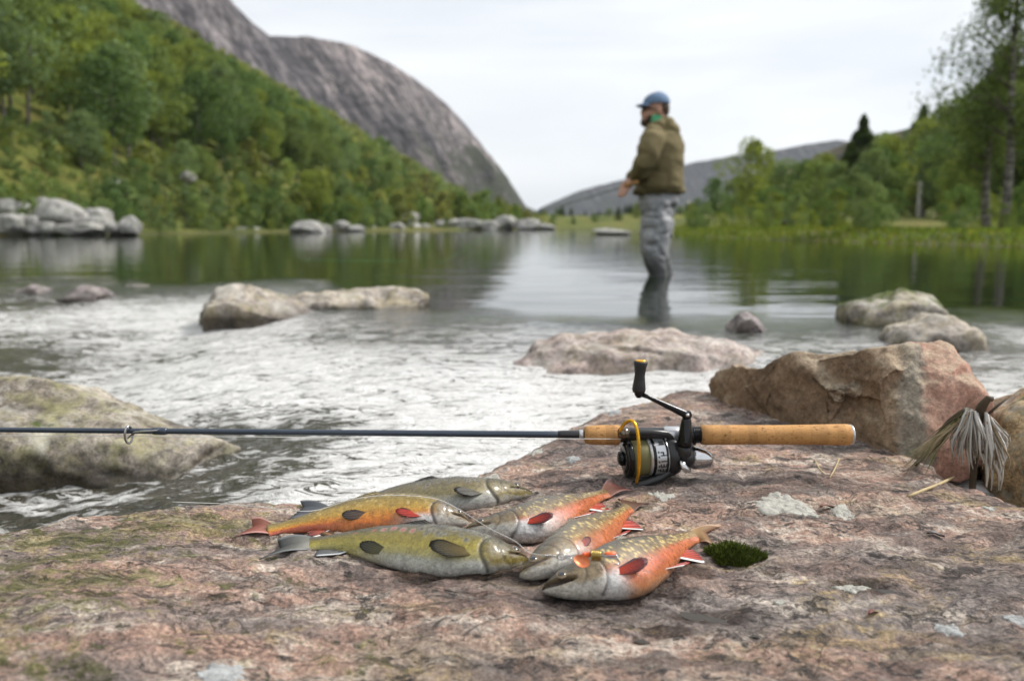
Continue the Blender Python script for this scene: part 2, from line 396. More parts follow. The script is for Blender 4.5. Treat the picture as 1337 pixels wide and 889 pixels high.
# mountains: a crest traced along the valley, a broken face below it, a back slope behind it
def mountain(name, crest, face, back, seed, m, rough, nu=260, nv=90, streak=1.0):
    cp = np.array([[p[0], p[1], p[2]] for p in crest], float)
    px = np.linspace(cp[0, 0], cp[-1, 0], nu); py = np.interp(px, cp[:, 0], cp[:, 1]); D = np.interp(px, cp[:, 0], cp[:, 2])
    py = py + 2.2 * fbm(px * 0.045, px * 0, 0, 4, seed)
    top = np.array([PY(a, b_, d_) for a, b_, d_ in zip(px, py, D)])
    hgt = np.maximum(top[:, 2], 4)
    v = np.linspace(0, 1, nv); nb = 14
    rows = []
    for t in v:                                     # foot to crest
        prof = t ** 0.8
        off = face * hgt * (1 - t) ** 1.25
        dirx = top[:, 0] / D
        x = top[:, 0] + off * 0.62; y = top[:, 1] - off * 0.62; z = -6 + (top[:, 2] + 6) * prof
        rows.append(np.stack([x, y, z], -1))
    for t in np.linspace(0, 1, nb + 1)[1:]:
        x = top[:, 0] - back * hgt * t * 0.7; y = top[:, 1] + back * hgt * t * 0.7; z = top[:, 2] * (1 - 0.55 * t ** 1.4) - 4 * t
        rows.append(np.stack([x, y, z], -1))
    V = np.array(rows); S = hgt.mean()
    q = V / S
    cu = np.concatenate([[0], np.cumsum(np.linalg.norm(np.diff(top[:, :2], axis=0), axis=1))])[None, :] + 0 * V[..., 0]; sx = cu / S + 0.25 * q[..., 2]
    d = rough * S * (0.55 * fbm(q[..., 0] * 2.6, q[..., 1] * 2.6, q[..., 2] * 0.6, 5, seed + 4) + streak * 0.45 * np.abs(fbm(sx * 7, sx * 0, q[..., 2] * 0.9, 5, seed + 9)))
    env = np.concatenate([np.sin(np.pi * np.clip(v, 0, 1)) ** 0.7, 0.25 * np.ones(nb)])[:, None]
    V[..., 0] += d * env * 0.7; V[..., 1] -= d * env * 0.7; V[..., 2] += 0.35 * d * env
    nr = len(rows); i = np.arange(nr - 1)[:, None]; j = np.arange(nu - 1)[None, :]
    F = np.stack([i * nu + j, i * nu + j + 1, (i + 1) * nu + j + 1, (i + 1) * nu + j], -1).reshape(-1, 4)
    return tag(obj(name, mesh_np(name, V.reshape(-1, 3), F, extra={'along': cu}), m), kind='structure')
def cliff_mat(name, s, green, rock, gl=0.4, gz=(0.0, 0.0), tint=(1, 1, 1)):
    m, nt, b = new_mat(name); g = N(nt, 'ShaderNodeNewGeometry'); t = N(nt, 'ShaderNodeTexCoord').outputs['Object']
    al = N(nt, 'ShaderNodeAttribute', attribute_name='along').outputs['Fac']; z0 = N(nt, 'ShaderNodeSeparateXYZ', {0: t}).outputs['Z']
    tv = N(nt, 'ShaderNodeCombineXYZ', {0: math_(nt, 'MULTIPLY', math_(nt, 'ADD', al, math_(nt, 'MULTIPLY', z0, 0.25)), s * 2.4), 1: math_(nt, 'MULTIPLY', z0, s * 0.7)}).outputs[0]
    n1 = noise(nt, tv, 2.0, 10, 0.68, 0.5); n2 = noise(nt, tv, 9.0, 10, 0.7, 0.4); n3 = noise(nt, t, s * 2.2, 9, 0.7, 0.5)
    c = ramp(nt, n1, [(0.36, rock[0]), (0.5, rock[1]), (0.64, rock[2])])
    c = mixc(nt, 0.8, c, ramp(nt, n2, [(0.38, 0.25), (0.5, 0.95), (0.62, 1.5)]), 'MULTIPLY')
    big = noise(nt, t, s * 0.9, 4, 0.5, 0.6); c = mixc(nt, 0.7, c, ramp(nt, big, [(0.36, (0.5, 0.5, 0.55)), (0.6, (1.3, 1.22, 1.2))]), 'MULTIPLY')
    led = noise(nt, N(nt, 'ShaderNodeMapping', {'Vector': t, 'Scale': (s * 0.8, s * 0.8, s * 5.0), 'Rotation': (0.12, 0.2, 0)}).outputs[0], 2.4, 7, 0.65, 0.8); c = mixc(nt, 0.55, c, ramp(nt, led, [(0.40, 0.35), (0.5, 1.0), (0.62, 1.3)]), 'MULTIPLY')
    crk = ramp(nt, math_(nt, 'ABSOLUTE', math_(nt, 'SUBTRACT', noise(nt, tv, 3.2, 6, 0.65, 0.9), 0.5)), [(0.008, 0.85), (0.04, 0.0)]); c = mixc(nt, crk, c, (0.05, 0.045, 0.05))
    sp = N(nt, 'ShaderNodeSeparateXYZ', {0: g.outputs['Normal']}).outputs['Z']
    z = N(nt, 'ShaderNodeSeparateXYZ', {0: t}).outputs['Z']
    low = N(nt, 'ShaderNodeMapRange', {'Value': z, 'From Min': gz[0], 'From Max': gz[1], 'To Min': 0.28, 'To Max': -0.08}).outputs[0]
    gm = math_(nt, 'ADD', math_(nt, 'ADD', math_(nt, 'MULTIPLY', sp, gl), math_(nt, 'MULTIPLY', n3, 0.75)), low)
    gm = ramp(nt, gm, [(0.55, 0), (0.68, 0.95)])
    gc = mixc(nt, 0.7, green, ramp(nt, noise(nt, t, s * 14, 6, 0.7), [(0.3, 0.4), (0.7, 1.5)]), 'MULTIPLY')
    c = mixc(nt, gm, c, gc)
    setb(nt, b, col=c, rough=0.95, spec=0.15, normal=bump(nt, n2, 0.8, 0.5 / s))
    return m
cm1 = cliff_mat('cliff_rock', 0.012, (0.075, 0.095, 0.035), [(0.14, 0.13, 0.145), (0.40, 0.37, 0.385), (0.68, 0.63, 0.64)], 0.28, (10, 110))
cm2 = cliff_mat('far_cliff_rock', 0.008, (0.075, 0.09, 0.045), [(0.14, 0.125, 0.135), (0.40, 0.36, 0.365), (0.68, 0.61, 0.60)], 0.28, (10, 170))
mountain('cliff_mountain', [(-500, -150, 1000), (100, -140, 1000), (230, -70, 1020), (330, 30, 1050), (352, 48, 1060), (400, 47, 1080), (452, 56, 1100), (490, 72, 1120), (522, 92, 1140), (555, 112, 1170), (585, 138, 1220), (612, 168, 1300), (640, 205, 1400), (665, 238, 1560), (685, 266, 1750), (700, 286, 1900), (716, 299, 2000)], 0.75, 1.2, 11, cm2, 0.20, 360, 120)
mountain('cliff_buttress', [(-700, -200, 560), (-100, -180, 600), (140, -100, 640), (262, -2, 680), (300, 22, 700), (342, 46, 720), (352, 66, 730), (380, 108, 760), (410, 150, 800), (450, 196, 850), (500, 232, 900), (560, 268, 950), (620, 298, 1000)], 0.7, 0.9, 23, cm1, 0.20, 340, 110)
cm3 = cliff_mat('ridge_rock', 0.004, (0.085, 0.10, 0.06), [(0.10, 0.10, 0.12), (0.17, 0.165, 0.185), (0.25, 0.235, 0.25)], 0.35, (20, 260))
mountain('distant_ridge', [(640, 299, 3200), (690, 283, 3100), (706, 272, 3050), (740, 256, 3000), (770, 245, 2950), (805, 236, 2900), (850, 228, 2850), (900, 213, 2800), (950, 205, 2750), (1000, 198, 2700), (1050, 190, 2650), (1092, 182, 2600), (1130, 186, 2600), (1200, 178, 2600), (1400, 150, 2600), (1900, 120, 2600)], 0.8, 1.3, 37, cm3, 0.10, 280, 70, 0.6)
cm4 = cliff_mat('heath_sunlit_paint', 0.01, (0.30, 0.26, 0.07), [(0.30, 0.25, 0.16), (0.42, 0.34, 0.18), (0.5, 0.42, 0.25)], 0.5, (5, 60))  # bright yellow carries the sunlight on this slope in its colour
mountain('heath_hill', [(1010, 292, 900), (1060, 232, 880), (1088, 207, 860), (1118, 186, 840), (1150, 177, 820), (1190, 168, 800), (1260, 150, 780), (1400, 120, 760), (1800, 80, 740)], 1.3, 1.4, 51, cm4, 0.06, 160, 60, 0.4)

# ------------------------------------------------------------------ water
SLAB = [P(px, py)[:2] for px, py in [(-160, 712), (0, 692), (100, 673), (200, 662), (300, 653), (420, 650), (520, 646), (585, 630), (640, 603), (700, 577), (740, 547), (800, 527), (885, 503), (930, 506), (1000, 520), (1080, 528), (1170, 545), (1205, 592), (1240, 618), (1285, 632), (1337, 655), (1480, 690)]] + [(1.6, 0.4), (1.6, -1.2), (-1.5, -1.2), (-1.5, 0.55)]
def water_z(x, y, detail=True):
    x = np.asarray(x, float); y = np.asarray(y, float)
    lip = y + 0.7 * fbm(x * 0.9, y * 0.3, 0, 4, 70) + 0.25 * np.clip(x, -2, 2) * 0.3
    lip = lip + 2.3 * sstep(-1.5, -0.25, x)
    z = -0.06 * sstep(5.2, 3.6, lip) - 0.06 * sstep(3.8, 2.4, lip)
    if not detail: return z
    rap = sstep(5.3, 4.4, lip)
    far = 1 - rap
    w = 0.016 * fbm(x * 2.1, y * 2.6, 0, 3, 71) + 0.008 * fbm(x * 6.5 + 0.5 * y, y * 8.0, 0, 3, 72)
    near = sstep(2.6, 1.5, y)
    w = w + (0.0030 + 0.0055 * near) * fbm(x * 17, y * 24, 0, 3, 73)
    edge = sstep(-0.6, -0.15, x) * 0.55 * sstep(3.4, 2.6, y)   # the sheet behind the slab runs smoother
    return z + rap * w * (1 - edge) + far * (0.0022 * fbm(x * 1.2, y * 2.2, 0, 3, 75))
def build_water():
    ny, nx = 620, 560
    inv = np.linspace(1 / 0.62, 1 / 140.0, ny); yy = 1 / inv; tt = np.linspace(-1.35, 1.35, nx)
    Y, T = np.meshgrid(yy, tt, indexing='ij'); X = T * (Y * 1.0 + 0.35)
    Z = water_z(X, Y)
    rap = sstep(5.6, 4.1, Y + 0.7 * fbm(X * 0.9, Y * 0.3, 0, 4, 70) + 2.3 * sstep(-1.5, -0.25, X))
    streak = fbm(X * 1.1 + 0.8 * Y, Y * 2.2, 0, 4, 80)
    mid = sstep(-1.5, -0.3, X + 0.35 * (Y - 1.4)) * 0.60
    dark = sstep(2.0, 1.5, Y) * sstep(-0.12, -0.5, X)
    foam = rap * np.clip(0.42 + 0.75 * streak + mid * (1 - dark) - 0.30 * dark, 0, 1)
    V = np.stack([X, Y, Z], -1).reshape(-1, 3); i = np.arange(ny - 1)[:, None]; j = np.arange(nx - 1)[None, :]
    F = np.stack([i * nx + j, i * nx + j + 1, (i + 1) * nx + j + 1, (i + 1) * nx + j], -1).reshape(-1, 4)
    m, nt, b = new_mat('river_water'); t = N(nt, 'ShaderNodeTexCoord').outputs['Object']
    f = N(nt, 'ShaderNodeAttribute', attribute_name='foam').outputs['Fac']; rp = N(nt, 'ShaderNodeAttribute', attribute_name='rap').outputs['Fac']
    tn = N(nt, 'ShaderNodeMapping', {'Vector': t, 'Rotation': (0, 0, R(-14)), 'Scale': (1.0, 1.9, 1.0)}).outputs[0]
    n1 = noise(nt, tn, 9, 6, 0.62, 0.8); n2 = noise(nt, tn, 30, 5, 0.6, 0.6); n3 = noise(nt, N(nt, 'ShaderNodeMapping', {'Vector': t, 'Scale': (0.5, 2.0, 1)}).outputs[0], 1.6, 4, 0.55)
    k = math_(nt, 'ADD', f, math_(nt, 'MULTIPLY', math_(nt, 'SUBTRACT', n1, 0.5), 1.5))
    k = math_(nt, 'ADD', k, math_(nt, 'MULTIPLY', math_(nt, 'SUBTRACT', n2, 0.5), 1.0))
    ns = noise(nt, N(nt, 'ShaderNodeMapping', {'Vector': t, 'Rotation': (0, 0, R(-10)), 'Scale': (1.0, 3.0, 1.0)}).outputs[0], 5.5, 5, 0.6, 1.1)
    lines = ramp(nt, math_(nt, 'ABSOLUTE', math_(nt, 'SUBTRACT', ns, 0.5)), [(0.006, 0.55), (0.030, 0.0)])
    k = math_(nt, 'SUBTRACT', k, lines)
    fm = math_(nt, 'MULTIPLY', ramp(nt, k, [(0.32, 0), (0.48, 0.55), (0.72, 0.9), (1.0, 1.0)]), rp)
    c = mixc(nt, rp, (0.012, 0.017, 0.010), (0.045, 0.042, 0.028))
    c = mixc(nt, fm, c, (0.74, 0.735, 0.725))
    setb(nt, b, col=c, rough=math_(nt, 'ADD', 0.035, math_(nt, 'MULTIPLY', fm, 0.12)), spec=0.5, ior=1.45)
    h = math_(nt, 'MULTIPLY', n3, 0.006)
    h2 = math_(nt, 'MULTIPLY', math_(nt, 'ADD', math_(nt, 'MULTIPLY', n1, 0.035), math_(nt, 'MULTIPLY', n2, 0.016)), rp)
    setb(nt, b, normal=bump(nt, math_(nt, 'ADD', h, h2), 0.8, 1.0))
    tag(obj('river_water', mesh_np('river_water', V, F, extra={'foam': foam, 'rap': rap}), m), kind='structure')
build_water()

# ------------------------------------------------------------------ the slab
PUD = [(P(1128, 762)[:2], 0.036, 0.0075, -0.45), (P(925, 800)[:2], 0.030, 0.009, -0.6), (P(842, 832)[:2], 0.014, 0.008, 0.3), (P(955, 818)[:2], 0.022, 0.006, -0.4)]
def slab_z(x, y, fine=True):
    x = np.asarray(x, float); y = np.asarray(y, float)
    ca, sa = math.cos(R(-24)), math.sin(R(-24)); u = (x * ca - y * sa) * 0.75; v = (x * sa + y * ca) * 1.6
    z = 0.012 * sstep(-0.1, -0.6, x) + 0.011 * fbm(u * 3.2, v * 3.2, 0, 3, 90) + 0.006 * fbm(u * 10, v * 10, 0, 3, 91)
    z = z + 0.012 * sstep(0.95, 0.55, y) * sstep(0.1, -0.4, x)
    for (cx, cy), ra, rb, an in PUD[:3]:
        c, s = math.cos(an), math.sin(an); a = ((x - cx) * c + (y - cy) * s) / (ra * 1.25); b_ = (-(x - cx) * s + (y - cy) * c) / (rb * 1.25)
        z = z - 0.006 * np.exp(-(a * a + b_ * b_))
    if fine:
        z = z + 0.010 * (0.35 - np.abs(fbm(u * 17, v * 17, 0, 4, 92))) + 0.0045 * fbm(x * 55, y * 60, 0, 4, 93, 0.6)
    d = poly_sdf(x, y, SLAB) + 0.018 * fbm(x * 9, y * 9, 0, 3, 94)
    z = z - 0.016 * np.exp(-np.clip(d, 0, None) / 0.035) - np.clip(-d, 0, 0.2) * 2.2
    return z
_gx = np.arange(-1.7, 1.7, 0.005); _gy = np.arange(0.3, 2.1, 0.005); _GX, _GY = np.meshgrid(_gx, _gy, indexing='ij'); _GZ = slab_z(_GX, _GY, False)
def sz(x, y):
    a = min(max((x + 1.7) / 0.005, 0), len(_gx) - 1.001); b = min(max((y - 0.3) / 0.005, 0), len(_gy) - 1.001); i, j = int(a), int(b); a -= i; b -= j
    return float((_GZ[i, j] * (1 - b) + _GZ[i, j + 1] * b) * (1 - a) + (_GZ[i + 1, j] * (1 - b) + _GZ[i + 1, j + 1] * b) * a)
def build_slab():
    ny, nx = 540, 620
    yy = np.concatenate([np.linspace(-1.15, 0.28, 14), 1 / np.linspace(1 / 0.3, 1 / 2.05, ny)]); ny = len(yy)
    Y, T = np.meshgrid(yy, np.linspace(-1, 1, nx), indexing='ij'); X = T * (0.72 + 0.62 * np.clip(Y, 0.3, 3))
    Z = slab_z(X, Y)
    V = np.stack([X, Y, Z], -1).reshape(-1, 3); i = np.arange(ny - 1)[:, None]; j = np.arange(nx - 1)[None, :]
    F = np.stack([i * nx + j, i * nx + j + 1, (i + 1) * nx + j + 1, (i + 1) * nx + j], -1).reshape(-1, 4)
    wet = 0 * X
    for px, py, ra in [(700, 762, .05), (640, 758, .045), (790, 785, .05), (870, 770, .05), (560, 755, .05), (900, 745, .04), (930, 800, .05), (1130, 765, .045), (740, 790, .04), (870, 820, .03)]:
        c = P(px, py); wet = np.maximum(wet, 0.95 * np.exp(-((X - c.x) ** 2 + ((Y - c.y) * 1.7) ** 2) / ra ** 2))
    wet = np.maximum(wet, 0.8 * sstep(0.0, -0.06, Z + 0.05) )
    return tag(obj('rock_slab_ground', mesh_np('rock_slab_ground', V, F, extra={'wet': wet}), slab_material()), kind='structure')
slab = build_slab()
# ------------------------------------------------------------------ boulders
def lumps(outlines, deep=-0.4, base=None):
    """closed hulls from outlines [(px, py)], their distance Y and their thickness"""
    mb = MB()
    for ol, Y, th in outlines:
        cx = sum(p[0] for p in ol) / len(ol); cy = max(p[1] for p in ol)
        top = min(p[1] for p in ol)
        pts = []
        Yf = Y if callable(Y) else (lambda px, Y=Y: Y)
        for px, py in ol:
            Y = Yf(px)
            pts.append(PY(px, py, Y))
            a = PY(cx + (px - cx) * 0.80, cy + (py - cy) * 0.74, Y); a.y -= th * 0.42; pts.append(a)
            a = PY(cx + (px - cx) * 0.72, cy + (py - cy) * 0.80, Y); a.y += th * 0.5; pts.append(a)
        for p in [q for q in pts if True][:]:
            pts.append(Vector((p.x, p.y, deep)))
        bm = bmesh.new()
        for p in pts: bm.verts.new(p)
        bmesh.ops.convex_hull(bm, input=bm.verts)
        bmesh.ops.delete(bm, geom=[v for v in bm.verts if not v.link_faces], context='VERTS')
        bm.verts.index_update()
        mb.add([v.co.copy() for v in bm.verts], [tuple(v.index for v in f.verts) for f in bm.faces]); bm.free()
    return mb
def boulder(name, label, outlines, m, voxel, smooth, amp, freq, seed, deep=-0.4, dents=(), cat='boulder', group=None, facets=16, cut=0.03):
    mb = lumps(outlines, deep)
    def disp(V, Nn):
        d = amp * (fbm(V[:, 0] * freq, V[:, 1] * freq, V[:, 2] * freq, 5, seed, 0.55) + 0.5 * (0.4 - np.abs(fbm(V[:, 0] * freq * .8, V[:, 1] * freq * .8, V[:, 2] * freq * 1.2, 4, seed + 7))))
        for c, r, a in dents:
            d = d - a * np.exp(-(((V - np.array(c)) / np.array(r)) ** 2).sum(1))
        return d
    def chisel(V, lap):
        rs = np.random.RandomState(seed); size = np.ptp(V, axis=0).max(); ctr = V.mean(0)
        for k in range(facets):
            p = V[rs.randint(len(V))]; n = p - ctr; n[2] *= 1.3; n = n / np.linalg.norm(n) + rs.normal(0, .38, 3); n /= np.linalg.norm(n)
            dd = (V - p) @ n + size * cut * rs.uniform(.2, 1.0); w = np.exp(-(((V - p) ** 2).sum(1)) / (size * rs.uniform(.14, .34)) ** 2)
            V = V - n[None, :] * (np.clip(dd, 0, size * cut * 1.3) * np.clip(w * 1.6, 0, 1))[:, None]
        return V * .6 + lap(V) * .4
    me, V = solid(name, mb, voxel, smooth, disp, chisel)
    ctr = Vector((float(V[:, 0].mean()), float(V[:, 1].mean()), float(V[:, 2].min())))
    o = obj(name, shift_mesh(me, ctr), m); o.location = ctr
    return tag(o, label, cat, group)

rm_grey = rock_mat('river_rock', [(0.20, 0.17, 0.15), (0.36, 0.32, 0.28), (0.45, 0.40, 0.35), (0.55, 0.50, 0.45)], 1.3, (0.33, 0.27, 0.12), 0.45, mossamt=0.75, wet_z=-0.03)
rm_left = rock_mat('mossy_rock', [(0.10, 0.085, 0.068), (0.21, 0.18, 0.145), (0.31, 0.275, 0.23), (0.46, 0.42, 0.36)], 3.0, (0.38, 0.37, 0.15), 0.42, mossamt=0.3, wet_z=-0.10, off=(3, 1, 0))
rm_mid = rock_mat('flat_rock', [(0.20, 0.155, 0.145), (0.36, 0.29, 0.27), (0.46, 0.40, 0.37), (0.58, 0.53, 0.50)], 2.0, (0.40, 0.33, 0.2), 0.35, mossamt=0.15, wet_z=-0.12, off=(7, 2, 1))
rm_dark = rock_mat('dark_rock', [(0.10, 0.085, 0.09), (0.20, 0.17, 0.17), (0.28, 0.24, 0.24), (0.36, 0.32, 0.31)], 2.4, (0.3, 0.26, 0.2), 0.3, mossamt=0.0, wet_z=-0.03, off=(1, 5, 1))
rm_moss = rock_mat('mossy_top_rock', [(0.18, 0.15, 0.13), (0.32, 0.28, 0.25), (0.42, 0.38, 0.33), (0.55, 0.50, 0.45)], 1.8, (0.33, 0.29, 0.12), 0.5, moss=(0.075, 0.10, 0.015), mossamt=1.3, wet_z=-0.04, off=(2, 9, 1))
def big_boulder_mat():
    m, nt, b = new_mat('split_boulder_rock'); g = N(nt, 'ShaderNodeNewGeometry'); t = N(nt, 'ShaderNodeTexCoord').outputs['Object']
    n1 = noise(nt, t, 7, 8, 0.62, 0.5); n2 = noise(nt, t, 26, 8, 0.68, 0.4); n3 = noise(nt, t, 90, 6, 0.7); n4 = noise(nt, t, 260, 3, 0.6)
    br = ramp(nt, n1, [(0.3, (0.13, 0.085, 0.055)), (0.5, (0.26, 0.175, 0.115)), (0.65, (0.36, 0.275, 0.19)), (0.8, (0.44, 0.38, 0.30))])
    pk = ramp(nt, n1, [(0.3, (0.36, 0.19, 0.145)), (0.5, (0.50, 0.285, 0.215)), (0.7, (0.58, 0.37, 0.28))])
    gy = ramp(nt, n2, [(0.3, (0.20, 0.17, 0.14)), (0.6, (0.36, 0.32, 0.26))])
    x = N(nt, 'ShaderNodeSeparateXYZ', {0: t})
    xs = math_(nt, 'ADD', x.outputs['X'], math_(nt, 'MULTIPLY', math_(nt, 'SUBTRACT', n1, 0.5), 0.10))
    xs = math_(nt, 'ADD', xs, math_(nt, 'MULTIPLY', x.outputs['Z'], -0.10))
    c = mixc(nt, N(nt, 'ShaderNodeMapRange', {'Value': xs, 'From Min': 0.006, 'From Max': 0.022}).outputs[0], br, gy)
    c = mixc(nt, N(nt, 'ShaderNodeMapRange', {'Value': xs, 'From Min': 0.048, 'From Max': 0.062}).outputs[0], c, pk)
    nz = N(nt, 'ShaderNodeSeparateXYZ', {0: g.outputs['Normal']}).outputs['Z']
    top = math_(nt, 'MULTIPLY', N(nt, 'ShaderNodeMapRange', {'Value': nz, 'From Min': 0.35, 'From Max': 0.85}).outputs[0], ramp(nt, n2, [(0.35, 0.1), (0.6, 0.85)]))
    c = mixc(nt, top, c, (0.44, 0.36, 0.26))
    c = mixc(nt, ramp(nt, noise(nt, t, 14, 8, 0.7, 0.6), [(0.60, 0), (0.68, 0.6)]), c, (0.42, 0.41, 0.34))
    c = mixc(nt, ramp(nt, noise(nt, t, 19, 8, 0.7, 0.9), [(0.58, 0), (0.70, 0.75)]), c, (0.07, 0.05, 0.035))
    c = mixc(nt, 0.7, c, ramp(nt, n3, [(0.3, 0.35), (0.5, 0.95), (0.75, 1.5)]), 'MULTIPLY')
    c = mixc(nt, 0.5, c, ramp(nt, n4, [(0.3, 0.4), (0.6, 1.1), (0.8, 1.6)]), 'MULTIPLY')
    h = math_(nt, 'ADD', n2, math_(nt, 'ADD', math_(nt, 'MULTIPLY', n3, 0.5), math_(nt, 'MULTIPLY', n4, 0.2)))
    setb(nt, b, col=c, rough=0.85, spec=0.3, normal=bump(nt, h, 0.9, 0.006)); return m

# left mid-stream rock with a low mossy tail
boulder('river_boulder', 'grey humped boulder with a long low mossy tail standing in the rapids', [
    ([(258, 428), (264, 396), (280, 374), (305, 370), (345, 382), (392, 398), (428, 415), (420, 432), (330, 436)], 3.45, 0.5),
    ([(362, 432), (376, 394), (425, 379), (480, 384), (530, 377), (556, 384), (596, 404), (560, 414), (450, 420)], 3.7, 0.45)], rm_grey, 0.010, 1, 0.045, 6.0, 101)
boulder('river_boulder', 'lichen-covered rounded boulder beneath the fishing rod with water pouring off its side', [
    ([(-60, 520), (-40, 492), (20, 492), (60, 497), (110, 510), (160, 523), (205, 538), (262, 553), (312, 570), (332, 580), (210, 598), (120, 620), (30, 650), (-60, 660)], 1.55, 0.4)], rm_left, 0.007, 1, 0.022, 9.0, 111)
boulder('river_boulder', 'low broad pale pink boulder breaking the water behind the slab', [
    ([(655, 472), (690, 450), (740, 438), (820, 434), (900, 436), (960, 446), (1010, 458), (1030, 474), (960, 486), (800, 486), (690, 480)], 2.35, 0.55)], rm_mid, 0.009, 1, 0.032, 8.0, 121, facets=26, cut=0.03)
boulder('river_boulder', 'small dark peaked boulder alone in the water near the wading angler', [
    ([(936, 430), (948, 410), (962, 398), (978, 393), (995, 402), (1012, 424), (1010, 433), (960, 434)], 2.78, 0.2)], rm_dark, 0.007, 0, 0.02, 10.0, 131)
boulder('river_boulder', 'moss-topped boulder at the edge of the calm water', [
    ([(1092, 414), (1104, 394), (1140, 384), (1180, 380), (1215, 388), (1226, 406), (1200, 424), (1130, 428)], 3.05, 0.35)], rm_moss, 0.009, 0, 0.035, 8.0, 141)
boulder('river_boulder', 'bare grey-brown boulder beside the moss-topped boulder', [
    ([(1158, 444), (1172, 424), (1205, 409), (1245, 404), (1272, 418), (1280, 442), (1240, 454), (1185, 452)], 2.45, 0.28)], rm_grey, 0.009, 0, 0.03, 9.0, 151)
boulder('river_boulder', 'flat dark stone awash where the lake spills into the rapids', [
    ([(66, 392), (80, 376), (110, 372), (140, 378), (150, 390), (110, 398)], 4.3, 0.35)], rm_dark, 0.012, 3, 0.03, 7.0, 161)
boulder('river_boulder', 'low wet stone barely breaking the rapids beyond the lichen-covered boulder', [
    ([(8, 388), (18, 374), (45, 368), (68, 374), (76, 386), (40, 392)], 4.6, 0.3)], rm_dark, 0.012, 1, 0.03, 7.0, 163)
boulder('river_boulder', 'narrow low stone with white water sliding past it', [
    ([(150, 384), (165, 374), (190, 370), (214, 375), (220, 382), (190, 388)], 4.9, 0.3)], rm_grey, 0.012, 1, 0.03, 7.0, 164)
# the large split boulder on the slab
BYF = lambda px: float(np.interp(px, [905, 1000, 1090, 1150, 1280], [1.68, 1.52, 1.38, 1.33, 1.36]))
boulder('split_boulder', 'large angular red-brown boulder with a grey vein lying on the slab', [
    ([(905, 502), (916, 482), (935, 466), (965, 450), (1010, 450), (1060, 460), (1100, 470), (1110, 560), (1090, 590), (1020, 560), (950, 528)], BYF, 0.12),
    ([(1000, 456), (1060, 458), (1130, 441), (1160, 440), (1180, 470), (1170, 600), (1090, 590)], BYF, 0.20),
    ([(1120, 444), (1180, 438), (1240, 442), (1268, 462), (1280, 484), (1264, 528), (1240, 566), (1212, 606), (1130, 602)], BYF, 0.24)],
    big_boulder_mat(), 0.005, 1, 0.011, 17.0, 171, deep=-0.03, facets=26, cut=0.022,
    dents=[((PY(1080, 520, 1.29).x, 1.29, PY(1080, 520, 1.29).z), (0.10, 0.12, 0.06), 0.035), ((PY(990, 520, 1.42).x, 1.42, PY(990, 520, 1.42).z), (0.08, 0.12, 0.05), 0.012)])
boulder('crevice_filler', 'dark filler block added to make the crevice beneath the frayed driftwood look deep and shaded', [
    ([(1190, 640), (1200, 585), (1235, 566), (1290, 570), (1330, 600), (1330, 650)], 1.34, 0.16)], rm_dark, 0.008, 1, 0.02, 14.0, 191, deep=-0.3)  # added filler, its dark body stands in for the shade of the gap
rm_side = rock_mat('ochre_rock', [(0.16, 0.10, 0.05), (0.32, 0.21, 0.11), (0.42, 0.30, 0.16), (0.45, 0.38, 0.28)], 5, (0.30, 0.33, 0.27), 0.45, mossamt=0.3, off=(4, 4, 4))
boulder('ochre_boulder', 'ochre lichen-stained boulder hemming in the frayed driftwood', [
    ([(1298, 640), (1296, 590), (1312, 555), (1350, 515), (1420, 480), (1500, 500), (1540, 640), (1400, 690)], 1.22, 0.3)], rm_side, 0.007, 3, 0.02, 12.0, 181, deep=-0.2)

# boulders along the far shores
rm_shore = rock_mat('shore_rock', [(0.20, 0.19, 0.18), (0.33, 0.32, 0.31), (0.42, 0.41, 0.40), (0.52, 0.51, 0.50)], 0.35, (0.30, 0.32, 0.24), 0.4, mossamt=0.2, bmp=0.01)
def round_rock(seed, flat=0.8):
    rnd = np.random.RandomState(seed); bm = bmesh.new(); bmesh.ops.create_icosphere(bm, subdivisions=4, radius=1)
    V = np.array([v.co[:] for v in bm.verts]); F = np.array([[v.index for v in f.verts] for f in bm.faces]); bm.free()
    r = np.full(len(V), 9.0)
    for k in range(11):
        n = rnd.normal(size=3); n /= np.linalg.norm(n); c = V @ n; r = np.minimum(r, np.where(c > 0.05, rnd.uniform(0.72, 1.05) / np.maximum(c, 0.05), 9))
    r = np.minimum(r, 1.25); r = r * (1 + 0.10 * fbm(V[:, 0] * 2.5, V[:, 1] * 2.5, V[:, 2] * 2.5, 4, seed))
    V = V * r[:, None] * np.array([1, 0.85, flat]); return mesh_np('boulder', V, F)
RR = [round_rock(k) for k in (5, 6, 7, 8, 9)]
for q in RR: q.materials.append(rm_shore)
def shore_rock(i, px, py, w, h, label, group, Y=None):
    # py = foot of the stone in the photograph
    if Y is None:
        p = P(px, py, -0.02) if py > 298.5 else PY(px, py, 80)
    else: p = PY(px, py, Y)
    sc_ = p.y / FPX; o = bpy.data.objects.new('shore_boulder', RR[i % 5]); C.objects.link(o)
    hw = w * sc_ / 2; hh = h * sc_
    o.scale = (hw, hw, hh / 1.5); o.location = (p.x, p.y + hw * 0.6, p.z + hh * 0.38); o.rotation_euler = (0, 0, i * 2.1)
    return tag(o, label, 'boulder', group)
lab = 'pale grey boulder heaped at the water edge below the wooded slope'
